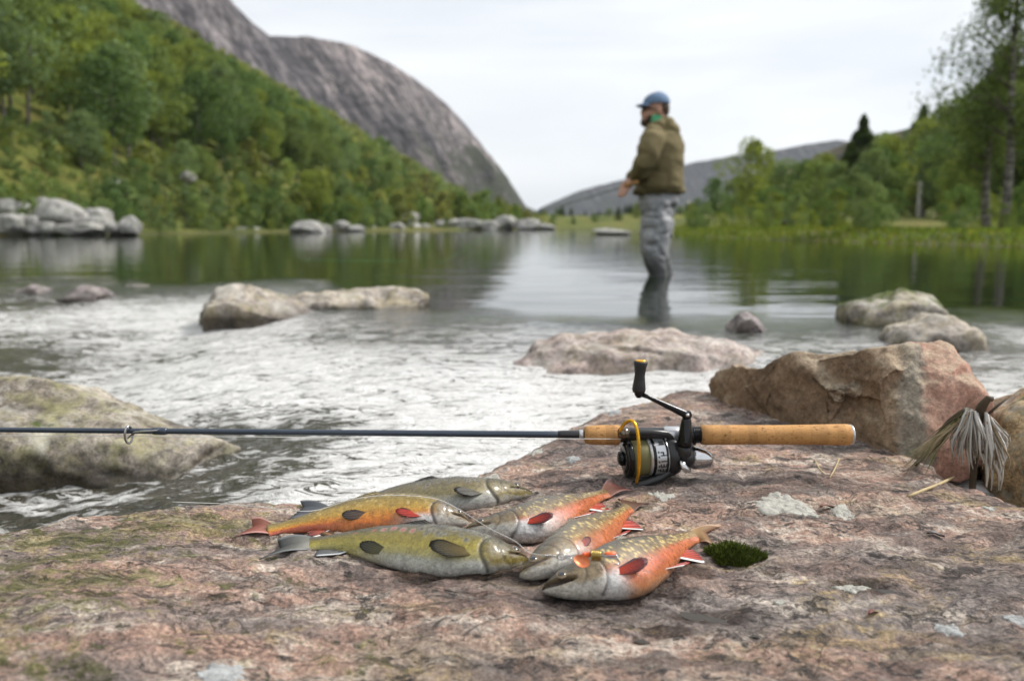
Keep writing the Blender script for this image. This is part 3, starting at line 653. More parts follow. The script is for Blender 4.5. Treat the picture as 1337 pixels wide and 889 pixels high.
for i, (px, py, w, h) in enumerate([(8, 306, 40, 26), (40, 303, 34, 22), (30, 290, 46, 24), (52, 287, 30, 26), (72, 300, 66, 38), (98, 307, 62, 16), (120, 297, 44, 26), (122, 304, 34, 18), (150, 307, 38, 14), (168, 307, 28, 24), (60, 306, 26, 16), (90, 290, 30, 16), (5, 282, 40, 20), (25, 297, 24, 16)]):
    shore_rock(i, px, py, w * 0.95, h * 1.05, ('massive' if w * h > 1500 else 'broad low' if w > 2 * h else 'small' if w * h < 700 else 'rounded') + ' pale grey boulder heaped at the water edge below the wooded slope', 'boulders heaped on the left shore', Y=P(px, 308, 0).y + (306 - py) * 0.22)
lab = 'whitish boulder in the line along the far lake shore'
for i, (px, py, w, h) in enumerate([(212, 304, 14, 7), (245, 304, 16, 8), (268, 304, 10, 7), (320, 304, 30, 8), (398, 305, 44, 18), (420, 304, 24, 10), (445, 303, 22, 14), (465, 303, 20, 9), (485, 302, 12, 8), (518, 302, 22, 12), (540, 301, 24, 10), (556, 301, 18, 8), (585, 301, 34, 16), (612, 301, 34, 16), (640, 301, 26, 14), (660, 300.5, 34, 18), (690, 300.5, 34, 14), (712, 300.5, 24, 9)]):
    shore_rock(i + 2, px, py, w, h, ('large' if w * h > 450 else 'low flat' if w > 2.4 * h else 'small round' if w < 16 else 'middling') + ' whitish boulder in the line along the far lake shore', 'boulders along the far shore')
shore_rock(1, 147, 258, 40, 24, 'lone grey boulder among bushes on the left slope', None, Y=44)
shore_rock(2, 242, 238, 22, 14, 'small pale boulder up among the birches of the left slope', None, Y=56)
shore_rock(3, 533, 290, 28, 12, 'broad grey boulder perched above the far shore line', None, Y=75)
shore_rock(4, 797, 307, 50, 9, 'flat reddish-grey boulder in the water beside the wading angler', None)
shore_rock(0, 1028, 292, 18, 14, 'pale boulder between shrubs on the grassy right bank', None, Y=40)
# ------------------------------------------------------------------ the catch
fish_mat = None
def make_fish_mat():
    m, nt, b = new_mat('wet_fish_skin'); t = N(nt, 'ShaderNodeTexCoord').outputs['Object']
    a = N(nt, 'ShaderNodeAttribute', attribute_name='Col').outputs['Color']
    f = noise(nt, t, 520, 3, 0.6); f2 = noise(nt, t, 140, 5, 0.65)
    vo = N(nt, 'ShaderNodeTexVoronoi', {'Vector': t, 'Scale': 1300.0}).outputs['Distance']
    c = mixc(nt, 0.55, a, ramp(nt, f, [(0.3, 0.5), (0.55, 1.0), (0.8, 1.35)]), 'MULTIPLY')
    c = mixc(nt, 0.45, c, ramp(nt, f2, [(0.3, 0.55), (0.6, 1.1)]), 'MULTIPLY')
    sp_ = noise(nt, t, 900, 2, 0.5); c = mixc(nt, ramp(nt, sp_, [(0.58, 0), (0.68, 0.5)]), c, mixc(nt, 1.0, c, (0.22, 0.2, 0.2), 'MULTIPLY'))
    setb(nt, b, col=c, rough=ramp(nt, f2, [(0.3, 0.16), (0.7, 0.5)]), spec=0.5, coat=0.25, crough=0.15, normal=bump(nt, math_(nt, 'ADD', math_(nt, 'MULTIPLY', vo, 0.6), math_(nt, 'MULTIPLY', f2, 1.6)), 0.38, 0.0010))
    return m
fish_mat = make_fish_mat(); fin_mat = vcol('wet_fin', 0.42, 0.35, 0.0006, 700, 0.0)
eye_mat = vcol('fish_eye', 0.08, 0.6, 0, 300, 1.0)
def interp_cols(s, stops):
    xs = [q[0] for q in stops]; return np.stack([np.interp(s, xs, [q[1][k] for q in stops]) for k in range(3)], -1)
KU = [0, .012, .04, .08, .13, .20, .28, .38, .48, .6, .7, .8, .88, .94, 1.0]
KH = [.07, .17, .31, .47, .60, .76, .88, .98, 1.0, .91, .74, .52, .37, .30, .33]
def warp(u, hf):
    u = np.asarray(u, float); return np.where(u < hf, u * (0.215 / hf), 0.215 + (u - hf) * (0.785 / (1 - hf)))
KT = [.10, .26, .46, .64, .80, .95, 1.0, 1.0, .96, .84, .68, .48, .32, .20, .10]
def fish(label, spine, H, T, roll, body, head, lift=0.0, spots=(), seed=0, gape=0.0, fins=(), tailcol=None, tail=(0.05, 0.04, 0.0), tail_px=None, group='the catch of fish laid on the slab', hook=0.0, belly=1.0, eye=True, dsign=1, hf=0.22, mouth=-0.14):
    rnd = np.random.RandomState(seed); nu, nv = 230, 76
    pl = []
    L0 = len(spine)
    sp2 = spline([(a, b, 0) for a, b in spine], nu)
    w3 = []
    for i, (a, b_, _) in enumerate(sp2):
        u = float(warp(i / (nu - 1), hf)); h = np.interp(u, KU, KH) * H; tt = np.interp(u, KU, KT) * T
        hb = math.sqrt((h * math.sin(roll)) ** 2 + (tt * math.cos(roll)) ** 2) * 0.92
        z = 0.02
        for _k in range(3):
            p = P(a, b_, z); z = sz(p.x, p.y) + hb + (lift(u) if callable(lift) else lift)
        w3.append(P(a, b_, z))
    S = np.array(w3)
    ker = np.ones(31) / 31
    for _k in range(3):
        for ax_ in range(3): S[:, ax_] = np.convolve(np.pad(S[:, ax_], 15, mode='reflect', reflect_type='odd'), ker, 'valid')
    Tn = np.gradient(S, axis=0); Tn /= np.linalg.norm(Tn, axis=1)[:, None]
    Lb = np.linalg.norm(np.diff(S, axis=0), axis=1).sum(); U = np.linspace(0, 1, nu)
    up = np.array([0, 0, 1.0]); n = np.cross(up, Tn); n /= np.linalg.norm(n, axis=1)[:, None]
    if n[nu // 2, 1] < 0: n = -n
    n = n * dsign
    upv = np.cross(Tn, n); upv = upv * np.sign(upv[:, 2:3])
    D = n * math.cos(roll) + upv * math.sin(roll); Lt = -n * math.sin(roll) + upv * math.cos(roll)
    U = warp(U, hf)
    hh = np.interp(U, KU, KH) * H; tt = np.interp(U, KU, KT) * T
    th = np.linspace(0, 2 * math.pi, nv, endpoint=False)
    e = 0.92; cs = np.sign(np.cos(th)) * np.abs(np.cos(th)) ** e; sn = np.sign(np.sin(th)) * np.abs(np.sin(th)) ** e
    Ug, sg = np.meshgrid(U, cs, indexing='ij'); _, ln = np.meshgrid(U, sn, indexing='ij')
    hv = np.where(sg < 0, hh[:, None] * (1 + 0.10 * belly * np.exp(-((Ug - .40) / .17) ** 2)), hh[:, None])
    V = S[:, None, :] + D[:, None, :] * (hv * sg)[..., None] + Lt[:, None, :] * (tt[:, None] * ln)[..., None]
    Nn = D[:, None, :] * (sg / hv)[..., None] + Lt[:, None, :] * (ln / (tt[:, None] + 1e-6))[..., None]; Nn /= np.linalg.norm(Nn, axis=2)[..., None]
    # head relief: gill cover, cheek, jaw, eye socket
    g = 0.225 - 0.055 * sg ** 2 - 0.02 * sg
    g2 = 0.165 - 0.05 * sg ** 2
    side = sstep(-0.2, 0.25, ln)
    dsp = side * T * (0.05 * sstep(0.016, -0.006, Ug - g) * sstep(0.10, 0.20, Ug) - 0.06 * 1.0 * np.exp(-((Ug - g - 0.008) / 0.008) ** 2) - 0.035 * np.exp(-((Ug - g2) / 0.006) ** 2) * (np.abs(sg + .1) < 0.75))
    mline = mouth - 1.0 * Ug                        # the mouth runs back and down
    wid = 0.06 + gape * np.clip(1 - Ug / 0.125, 0, 1)
    inm = np.exp(-((sg - mline) / wid) ** 4) * sstep(0.135, 0.115, Ug) * side
    dsp = dsp - T * inm * (0.12 + 0.5 * min(gape * 4, 1))
    dsp = dsp + side * T * 0.06 * np.exp(-((sg - mline - 0.13 - wid * 0.8) / 0.08) ** 2) * sstep(0.14, 0.10, Ug) * sstep(0.0, 0.03, Ug)
    dsp = dsp + T * 0.02 * fbm(Ug * 26, sg * 3.2, ln, 3, seed) * sstep(0.24, 0.2, Ug)
    dsp = dsp + T * 0.022 * fbm(Ug * 11, sg * 1.6, ln, 3, seed + 5)
    V = V + Nn * (dsp * np.clip(hh / H * 1.3, .25, 1)[:, None])[..., None]
    # colour
    sw = sg + 0.10 * fbm(Ug * 22, sg * 4, ln * 2, 4, seed + 1)
    if callable(body): col = body(Ug, sw)
    else: col = interp_cols(sw, body)
    hm = sstep(0.03, -0.03, Ug - g) * sstep(-0.6, 0.0, ln + 0.8)
    hc = interp_cols(sg + 0.22 * fbm(Ug * 45, sg * 5, ln, 4, seed + 2), head)
    col = col * (1 - hm[..., None]) + hc * hm[..., None]
    col = col * (1 + 0.6 * fbm(Ug * 70, sg * 12, ln * 5, 4, seed + 3, .7)[..., None]) * (0.86 - 0.24 * sstep(0.0, 0.8, sg) + 0.10 * fbm(Ug * 14, sg * 3, ln, 3, seed + 8))[..., None]
    ln_d = 1.1 * np.exp(-((Ug - g - 0.007) / 0.007) ** 2) * side + 0.7 * np.exp(-((Ug - g2) / 0.004) ** 2) * side * (np.abs(sg + .1) < 0.7)
    col = col * (1 - 0.72 * np.clip(ln_d, 0, 1))[..., None]
    mc = np.array([0.035, 0.022, 0.022]); col = col * (1 - 0.92 * inm[..., None]) + mc * 0.92 * inm[..., None]
    lipd = np.exp(-((sg - mline + wid) / 0.03) ** 2) * sstep(0.13, 0.1, Ug) * side
    col = col * (1 - 0.5 * lipd[..., None]) + np.array([0.55, 0.45, 0.4]) * 0.5 * lipd[..., None]
    for (us, ss, r, c, halo) in spots:
        d = np.hypot((Ug - us) * Lb * 0.785 ** 0, (sg - ss) * H) ; ok = (ln > -0.1)
        if halo: k = np.exp(-(d / (r * 1.9)) ** 4) * ok; col = col * (1 - 0.6 * k[..., None]) + np.array(halo) * 0.6 * k[..., None]
        k = np.exp(-(d / (r * 1.25)) ** 4) * ok * 0.95; col = col * (1 - k[..., None]) + np.array(c) * k[..., None]
    col = np.clip(col, 0.004, 1)
    i = np.arange(nu - 1)[:, None]; j = np.arange(nv)[None, :]
    F = np.stack([i * nv + j, i * nv + (j + 1) % nv, (i + 1) * nv + (j + 1) % nv, (i + 1) * nv + j], -1).reshape(-1, 4)
    VV = np.concatenate([V.reshape(-1, 3), S[:1] - Tn[:1] * H * 0.05, S[-1:] + Tn[-1:] * 0.002]); cc = np.concatenate([col.reshape(-1, 3), col[:1, 0], col[-1:, 0]])
    n0 = nu * nv; caps = []
    base = Vector((float(S[nu // 2, 0]), float(S[nu // 2, 1]), sz(S[nu // 2, 0], S[nu // 2, 1])))
    root = thing('fish', label, 'fish', base, group)
    bo = np.array(base)
    F2 = F.tolist() + [[n0, (k + 1) % nv, k, n0] for k in range(0)]
    me = bpy.data.meshes.new('body'); me.from_pydata((VV - bo).tolist(), [], F.tolist() + [[n0, (k + 1) % nv, k] for k in range(nv)] + [[n0 + 1, (nu - 1) * nv + k, (nu - 1) * nv + (k + 1) % nv] for k in range(nv)])
    me.polygons.foreach_set('use_smooth', [True] * len(me.polygons)); set_col(me, cc); me.update()
    bd = obj('body', me, fish_mat, root)
    def frame(u):
        k = int(np.clip(np.searchsorted(U, u), 0, nu - 1)); return Vector(S[k]), Vector(Tn[k]), Vector(D[k]), Vector(Lt[k]), hh[k], tt[k]
    def surf(u, s, side=1):
        c, t, d, l, h, q = frame(u); return c + d * (h * s) + l * (q * side * math.sqrt(max(0, 1 - s * s)))
    if eye:
        c, t, d, l, h, q = frame(0.082); r = H * 0.165; s = 0.22
        ec = surf(0.082, s) - l * r * 0.25
        nrm = (d * (s / h) + l * (math.sqrt(1 - s * s) / q)).normalized()
        M = nrm.to_track_quat('Z', 'Y').to_matrix(); mb = MB(); nu2, nv2 = 22, 14
        cols = [(0.01, 0.01, 0.012)]
        for jj in range(1, nv2):
            a = math.pi * jj / nv2; cc_ = (0.008, 0.009, 0.012) if a < 0.80 else ((0.26, 0.19, 0.07) if a < 0.98 else ((0.13, 0.10, 0.08) if a < 1.2 else (0.10, 0.08, 0.06)))
            cols += [cc_] * nu2
        cols.append((0.1, 0.1, 0.1)); mb.ell(ec, (r, r, r * 0.72), M, nu2, nv2, cols)
        ring = [ec + nrm * r * 0.30 + M @ Vector((math.cos(a), math.sin(a), 0)) * r * 0.97 for a in np.linspace(0, 2 * math.pi, 25)]
        eo = mb.build('eye', eye_mat, root, color=True)
        rb = MB(); rb.tube(ring, r * 0.16, 6, False, (0.20, 0.15, 0.11)); rb.build('eye_rim', fin_mat, eo, color=True)
    def fin(name, u0, u1, s0, s1, d0, d1, length, prof, c_root, c_tip, edge=None, lat=1, fold=0.0, nr=25):
        """rays fan from the base (u0,s0)-(u1,s1); d = (along body, dorsal, lateral) of the first and last ray"""
        mb = MB(); m_ = 9; V2 = []; CC = []
        for a in range(nr):
            f = a / (nr - 1); u = u0 + (u1 - u0) * f; s = s0 + (s1 - s0) * f; c, t, d, l, h, q = frame(u)
            b0 = surf(u, s, lat) - (d * s + l * (1 - abs(s))) * 0.0015
            dv = [d0[k] * (1 - f) + d1[k] * f for k in range(3)]; dr = (t * dv[0] + d * dv[1] + l * dv[2]).normalized()
            ll = length * np.interp(f, [q_[0] for q_ in prof], [q_[1] for q_ in prof])
            for k in range(m_):
                v = k / (m_ - 1); p = b0 + dr * (ll * v) + l * ((-1) ** a * 0.00045 * v + fold * v * v * length)
                if p.z < sz(p.x, p.y) + 0.0022: p.z = sz(p.x, p.y) + 0.0022 + 0.0004 * (a % 2)
                V2.append(p); cr = np.array(c_root) * (1 - v) + np.array(c_tip) * v
                cr = cr * (0.45, 0.75, 2.2, 0.75)[a % 4]
                if edge is not None and f < 0.12: cr = np.array(edge)
                CC.append(tuple(cr))
        Fq = [(a * m_ + k, (a + 1) * m_ + k, (a + 1) * m_ + k + 1, a * m_ + k + 1) for a in range(nr - 1) for k in range(m_ - 1)]
        nn = len(V2); mb.add(V2 + [p + Vector((0, 0, -0.0006)) for p in V2], Fq + [tuple(i_ + nn for i_ in reversed(q)) for q in Fq], CC + CC)
        bnd = [k for k in range(m_)] + [a * m_ + m_ - 1 for a in range(1, nr)] + [(nr - 1) * m_ + k for k in range(m_ - 2, -1, -1)]
        mb.f += [(bnd[i_], bnd[i_ + 1], bnd[i_ + 1] + nn, bnd[i_] + nn) for i_ in range(len(bnd) - 1)]
        return mb.build(name, fin_mat, root, color=True)
    for fargs in fins: fin(*fargs[0], **fargs[1])
    # tail fin: rays from the peduncle towards the traced tips
    if tailcol is not None:
        c, t, d, l, h, q = frame(1.0); nr, m_ = 25, 11; V2 = []; CC = []
        tips = [P(px, py, sz(P(px, py).x, P(px, py).y) + (0.005 if k != 1 else 0.006) + tail[2]) for k, (px, py) in enumerate(tail_px)]   # dorsal tip, fork, ventral tip
        for a in range(nr):
            f = a / (nr - 1) * 2 - 1; b0 = c - t * 0.006 - d * (h * 0.92 * f) + l * 0.0006
            if f < 0: tip = tips[0].lerp(tips[1], 1 - abs(f) ** 1.4)
            else: tip = tips[2].lerp(tips[1], 1 - abs(f) ** 1.4)
            for k in range(m_):
                v = k / (m_ - 1); p = b0.lerp(tip, v) + Vector((0, 0, 0.004 * math.sin(v * math.pi) + (-1) ** a * 0.0006 * v))
                if p.z < sz(p.x, p.y) + 0.0022: p.z = sz(p.x, p.y) + 0.0022
                cr = np.array(tailcol[0]) * (1 - v) + np.array(tailcol[1]) * v
                if a % 2: cr = cr * 0.6
                if len(tailcol) > 2 and abs(f) > 0.9: cr = np.array(tailcol[2])
                V2.append(p); CC.append(tuple(cr))
        mb = MB(); Fq = [(a * m_ + k, (a + 1) * m_ + k, (a + 1) * m_ + k + 1, a * m_ + k + 1) for a in range(nr - 1) for k in range(m_ - 1)]
        nn = len(V2); mb.add(V2 + [p + Vector((0, 0, -0.0008)) for p in V2], Fq + [tuple(i_ + nn for i_ in reversed(q_)) for q_ in Fq], CC + CC)
        bnd = [k for k in range(m_)] + [a * m_ + m_ - 1 for a in range(1, nr)] + [(nr - 1) * m_ + k for k in range(m_ - 2, -1, -1)]
        mb.f += [(bnd[i_], bnd[i_ + 1], bnd[i_ + 1] + nn, bnd[i_] + nn) for i_ in range(len(bnd) - 1)]
        mb.build('tail_fin', fin_mat, root, color=True)
    return root, surf

def speckle(seed, n, u, s, r, c, halo=None):
    rn = random.Random(seed); return [(rn.uniform(*u), rn.uniform(*s), rn.uniform(*r), c, halo) for _ in range(n)]
dk = (0.035, 0.032, 0.028); smoke = (0.10, 0.095, 0.085)
OV = [(a, .50 + .50 * math.sin(math.pi * min(1, .12 + a * .80))) for a in np.linspace(0, 1, 12)]; TRI = [(0, 1), (.4, .8), (1, .35)]
pec_t = lambda: [(('pectoral_fin', .262, .235, -.42, -.54, (1, .20, .16), (.9, -.26, .10), .042, OV, (0.05, 0.045, 0.02), (0.014, 0.014, 0.014)), {'nr': 37})]
trout_head = [(-1, (0.45, 0.44, 0.40)), (-.75, (0.24, 0.185, 0.05)), (-.2, (0.15, 0.115, 0.035)), (.4, (0.11, 0.09, 0.04)), (1, (0.07, 0.065, 0.045))]
char_head = [(-1, (0.60, 0.58, 0.54)), (-.6, (0.55, 0.52, 0.46)), (-.38, (0.28, 0.21, 0.12)), (0, (0.20, 0.145, 0.075)), (.45, (0.14, 0.115, 0.075)), (1, (0.10, 0.09, 0.065))]
WH = (0.82, 0.82, 0.80)
# back brown trout
f1, s1 = fish('dull grey-brown trout lying behind the orange-bellied fish, its snout toward the reel', [(695, 645), (668, 641), (610, 645), (540, 650), (475, 660), (428, 669)], .029, .0165, R(26),
    [(-1, (0.52, 0.52, 0.50)), (-.72, (0.38, 0.38, 0.34)), (-.4, (0.22, 0.18, 0.07)), (.2, (0.18, 0.145, 0.065)), (.7, (0.17, 0.155, 0.11)), (1, (0.13, 0.125, 0.10))],
    trout_head, 0.0, speckle(1, 26, (.22, .6), (.05, .75), (.0011, .0019), dk, (0.34, 0.32, 0.28)), 1, 0.03, pec_t() + [
        (('adipose_fin', .86, .90, .96, .96, (1, .5, 0), (1, .2, 0), .011, OV, smoke, dk), {'nr': 6}), (('dorsal_fin', .44, .58, .97, .97, (1, .35, .1), (1, .1, .1), .022, TRI, smoke, dk), {})],
    [(0.10, 0.11, 0.12), (0.05, 0.055, 0.07), (0.12, 0.13, 0.14)], tail_px=[(392, 654), (396, 662), (376, 678)], hf=.22)
# yellow and orange char
def orange_body(u, s):
    a = interp_cols(s, [(-1, (0.58, 0.28, 0.14)), (-.75, (0.66, 0.17, 0.012)), (-.5, (0.68, 0.24, 0.02)), (-.15, (0.48, 0.29, 0.045)), (.35, (0.33, 0.235, 0.055)), (1, (0.22, 0.17, 0.07))])
    w = (sstep(.42, .24, u) * sstep(-.35, -.7, s))[..., None]; a = a * (1 - w) + np.array([0.72, 0.70, 0.68]) * w
    r = (sstep(.6, .8, u) * sstep(-.45, -.8, s))[..., None] * .7; a = a * (1 - r) + np.array([0.45, 0.08, 0.06]) * r
    return a
f2, s2 = fish('yellow-backed char with a bright orange belly and reddish tail, between the two trout', [(612, 683), (582, 672), (520, 668), (450, 675), (385, 686), (350, 692)], .0265, .016, R(30), orange_body,
    char_head, 0.002, speckle(2, 40, (.25, .8), (-.05, .7), (.0008, .0013), (0.55, 0.40, 0.16)), 2, 0.05, [
        (('pectoral_fin', .262, .235, -.50, -.62, (1, .12, .1), (.9, -.3, .08), .036, OV, (0.5, 0.04, 0.02), (0.25, 0.03, 0.025)), {'edge': (0.1, 0.06, 0.06)}),
        (('pelvic_fin', .50, .53, -.45, -.60, (1, .30, .2), (1, -.05, .1), .032, OV, (0.10, 0.06, 0.04), (0.04, 0.035, 0.035)), {}),
        (('anal_fin', .70, .78, -.95, -.95, (1, -.7, .1), (1, -.4, .1), .024, TRI, (0.4, 0.09, 0.05), (0.12, 0.05, 0.05)), {'edge': WH}),
        (('dorsal_fin', .44, .58, .97, .97, (1, .35, .1), (1, .1, .1), .018, TRI, (0.3, 0.24, 0.12), (0.2, 0.17, 0.1)), {})],
    [(0.42, 0.17, 0.11), (0.26, 0.06, 0.05), (0.55, 0.30, 0.27)], tail_px=[(328, 676), (330, 688), (304, 701)], hf=.17)
# front brown trout
def trout_body(u, s):
    a = interp_cols(s, [(-1, (0.60, 0.60, 0.57)), (-.78, (0.50, 0.50, 0.44)), (-.58, (0.36, 0.32, 0.12)), (-.25, (0.33, 0.265, 0.035)), (.15, (0.25, 0.20, 0.035)), (.48, (0.16, 0.135, 0.06)), (.75, (0.15, 0.14, 0.11)), (1, (0.10, 0.095, 0.08))])
    y = (sstep(.55, .8, u) * sstep(-.1, -.5, s))[..., None] * .8; a = a * (1 - y) + np.array([0.40, 0.34, 0.06]) * y
    return a
f3, s3 = fish('olive-yellow trout with red spots and a silver belly, head against the gaping char', [(690, 733), (664, 728), (600, 720), (530, 713), (460, 707), (400, 710)], .0295, .0170, R(30), trout_body,
    trout_head, 0.0, [(.66, .45, .0021, (0.42, 0.09, 0.07), (0.48, 0.42, 0.38)), (.62, .5, .0022, (0.45, 0.06, 0.05), (0.5, 0.44, 0.4)), (.575, .42, .0021, (0.4, 0.06, 0.05), (0.5, 0.44, 0.4)), (.53, .36, .0021, (0.4, 0.07, 0.06), (0.48, 0.42, 0.38)), (.70, .42, .002, (0.42, 0.12, 0.09), None), (.78, .35, .0017, (0.42, 0.12, 0.09), None)] + speckle(3, 34, (.2, .5), (.1, .85), (.0012, .0022), (0.06, 0.055, 0.045), (0.32, 0.30, 0.22)), 3, 0.02, [
        (('pectoral_fin', .258, .235, -.33, -.46, (1, .16, .20), (.9, -.32, .12), .048, OV, (0.13, 0.09, 0.015), (0.014, 0.015, 0.012)), {'nr': 41}),
        (('pelvic_fin', .585, .61, -.62, -.78, (1, .35, .15), (1, -.02, .08), .036, OV, (0.10, 0.09, 0.03), (0.02, 0.02, 0.018)), {}),
        (('anal_fin', .79, .88, -.95, -.95, (1, -.75, .05), (1, -.35, .05), .036, TRI, (0.16, 0.16, 0.15), (0.07, 0.075, 0.085)), {'edge': (0.6, 0.62, 0.64)}),
        (('adipose_fin', .87, .91, .95, .95, (1, .5, .1), (1, .2, .1), .014, OV, (0.22, 0.12, 0.05), (0.10, 0.05, 0.03)), {'nr': 6}),
        (('dorsal_fin', .46, .60, .96, .96, (1, .35, .1), (1, .1, .1), .018, TRI, smoke, dk), {})],
    [(0.20, 0.20, 0.17), (0.03, 0.033, 0.038), (0.16, 0.17, 0.18)], tail_px=[(362, 704), (366, 716), (338, 730)], hf=.20)
# char pointing left
def char_body(u, s, wl=.38):
    a = interp_cols(s, [(-1, (0.42, 0.24, 0.14)), (-.85, (0.48, 0.17, 0.06)), (-.68, (0.56, 0.14, 0.04)), (-.42, (0.58, 0.11, 0.028)), (-.2, (0.42, 0.145, 0.05)), (-.02, (0.25, 0.17, 0.085)), (.5, (0.19, 0.155, 0.10)), (1, (0.14, 0.125, 0.10))])
    w = (sstep(wl, .26, u) * sstep(-.15, -.5, s))[..., None]; a = a * (1 - w) + np.array([0.66, 0.65, 0.64]) * w
    r = (sstep(.5, .75, u) * sstep(-.12, -.45, s))[..., None] * .7; a = a * (1 - r) + np.array([0.58, 0.16, 0.055]) * r
    y = (sstep(.7, .95, u) * sstep(-.4, .1, s))[..., None] * .7; a = a * (1 - y) + np.array([0.36, 0.22, 0.06]) * y
    return a
redfin = dict(c_root=(0.55, 0.07, 0.02), c_tip=(0.22, 0.025, 0.02))
def char_fins(pl=.046):
    return [(('pectoral_fin', .262, .240, -.38, -.50, (1, .14, .22), (.92, -.26, .12), pl * .8, OV, (0.50, 0.045, 0.01), (0.07, 0.015, 0.02)), {'edge': (0.08, 0.07, 0.09), 'nr': 37}),
        (('pelvic_fin', .55, .59, -.80, -.86, (1, -.28, .15), (1, -.1, .1), .040, OV, (0.45, 0.06, 0.03), (0.25, 0.03, 0.025)), {'edge': WH}),
        (('anal_fin', .74, .83, -.93, -.93, (1, -.75, .1), (1, -.4, .08), .034, TRI, (0.5, 0.07, 0.03), (0.24, 0.03, 0.025)), {'edge': WH}),
        (('dorsal_fin', .44, .58, .97, .97, (1, .30, .05), (1, .1, .05), .018, TRI, (0.24, 0.2, 0.14), (0.15, 0.13, 0.1)), {})]
ylw = (0.72, 0.56, 0.22)
f4, s4 = fish('orange-flanked char with a grey back, its dark tail below the reel', [(604, 694), (632, 690), (690, 683), (738, 665), (776, 649), (794, 643)], .0275, .0165, R(26), lambda u, s: char_body(u, s, .62), char_head, 0.003,
    speckle(4, 60, (.25, .9), (-.1, .6), (.0009, .0014), ylw), 4, 0.04, char_fins(), [(0.30, 0.14, 0.09), (0.20, 0.07, 0.06), (0.30, 0.16, 0.14)], tail_px=[(798, 624), (806, 634), (826, 640)], hf=.34)
f5, s5 = fish('gold-flanked char half hidden behind the gaping char, tail curled up', [(679, 752), (700, 741), (742, 718), (780, 694), (808, 673), (822, 662)], .028, .0175, R(24),
    lambda u, s: char_body(u, s) * 0.5 + 0.5 * interp_cols(s, [(-1, (0.50, 0.09, 0.03)), (-.5, (0.52, 0.17, 0.03)), (-.1, (0.38, 0.22, 0.055)), (.3, (0.27, 0.21, 0.12)), (1, (0.26, 0.23, 0.17))]), char_head, 0.003,
    speckle(5, 70, (.25, .95), (-.25, .5), (.0010, .0016), ylw), 5, 0.03, char_fins(.03), [(0.16, 0.08, 0.04), (0.07, 0.03, 0.025), (0.10, 0.04, 0.03)], tail_px=[(806, 652), (832, 657), (848, 657)], hf=.36)
f6, s6 = fish('red-bellied char with gaping mouth and pale spots, foremost of the catch', [(709, 770), (735, 763), (790, 749), (840, 731), (886, 708), (910, 699)], .0305, .0185, R(29), char_body, char_head, 0.002,
    speckle(6, 95, (.26, .95), (-.12, .62), (.0010, .0017), ylw), 6, 0.42, char_fins(.05), [(0.42, 0.26, 0.10), (0.20, 0.10, 0.05), (0.45, 0.30, 0.2)], tail_px=[(942, 686), (922, 695), (934, 716)], hf=.34)
# ------------------------------------------------------------------ rod and reel
RY = 1.10
def rp(px, py, dy=0.0): return PY(px, py, RY + dy)
PXM = 1.0 / 921.0
black = plain('black_graphite', (0.018, 0.018, 0.02), 0.32, 0.0, 0.2, 200)
blackm = plain('black_metal', (0.02, 0.02, 0.022), 0.18, 0.6, 0.2, 200)
rubber = plain('rubber_knob', (0.022, 0.022, 0.024), 0.55, 0, 0.3, 300, bmp=0.0005)
chrome = plain('chrome', (0.62, 0.62, 0.63), 0.18, 1.0, 0.1, 60)
silver = plain('silver_paint', (0.55, 0.56, 0.58), 0.3, 0.7, 0.08, 90)
gold = plain('gold_anodised', (0.80, 0.42, 0.03), 0.25, 0.75, 0.1, 100)
braid = plain('olive_braid', (0.13, 0.12, 0.045), 0.7, 0, 0.3, 700, bmp=0.0006)
graph = plain('rod_blank', (0.045, 0.06, 0.085), 0.22, 0.2, 0.2, 40)
steel = plain('guide_steel', (0.42, 0.42, 0.43), 0.22, 1.0, 0.1, 100)
def cork_mat():
    m, nt, b = new_mat('cork'); t = N(nt, 'ShaderNodeTexCoord').outputs['Object']
    n1 = noise(nt, t, 40, 6, 0.6); tv = N(nt, 'ShaderNodeMapping', {'Vector': t, 'Scale': (1.0, 2.2, 2.2)}).outputs[0]; n2 = noise(nt, tv, 150, 5, 0.7, 0.6)
    x = N(nt, 'ShaderNodeSeparateXYZ', {0: t}).outputs['X']
    ring = math_(nt, 'PINGPONG', math_(nt, 'MULTIPLY', x, 80.0), 0.5)
    rg = math_(nt, 'FLOOR', math_(nt, 'MULTIPLY', x, 80.0)); wn = N(nt, 'ShaderNodeTexWhiteNoise', {'W': rg}, noise_dimensions='1D').outputs['Value']
    c = mixc(nt, n1, (0.40, 0.19, 0.06), (0.62, 0.36, 0.15)); c = mixc(nt, 0.4, c, ramp(nt, wn, [(0, 0.6), (1, 1.25)]), 'MULTIPLY')
    c = mixc(nt, ramp(nt, n2, [(0.56, 0), (0.66, 0.9)]), c, (0.14, 0.05, 0.018))
    c = mixc(nt, ramp(nt, ring, [(0.0, 0.45), (0.03, 0)]), c, (0.28, 0.14, 0.05))
    setb(nt, b, col=c, rough=0.75, spec=0.25, normal=bump(nt, n2, 0.5, -0.001)); return m
cork = cork_mat()
ax0 = rp(1112, 567); ax1 = rp(760, 567.5); tip_dir = rp(0, 561, 0.02)
rod = thing('fishing_rod', 'spinning rod with cork handle and black reel propped on the slab', 'fishing rod', (ax0.x - 0.2, RY, 0))
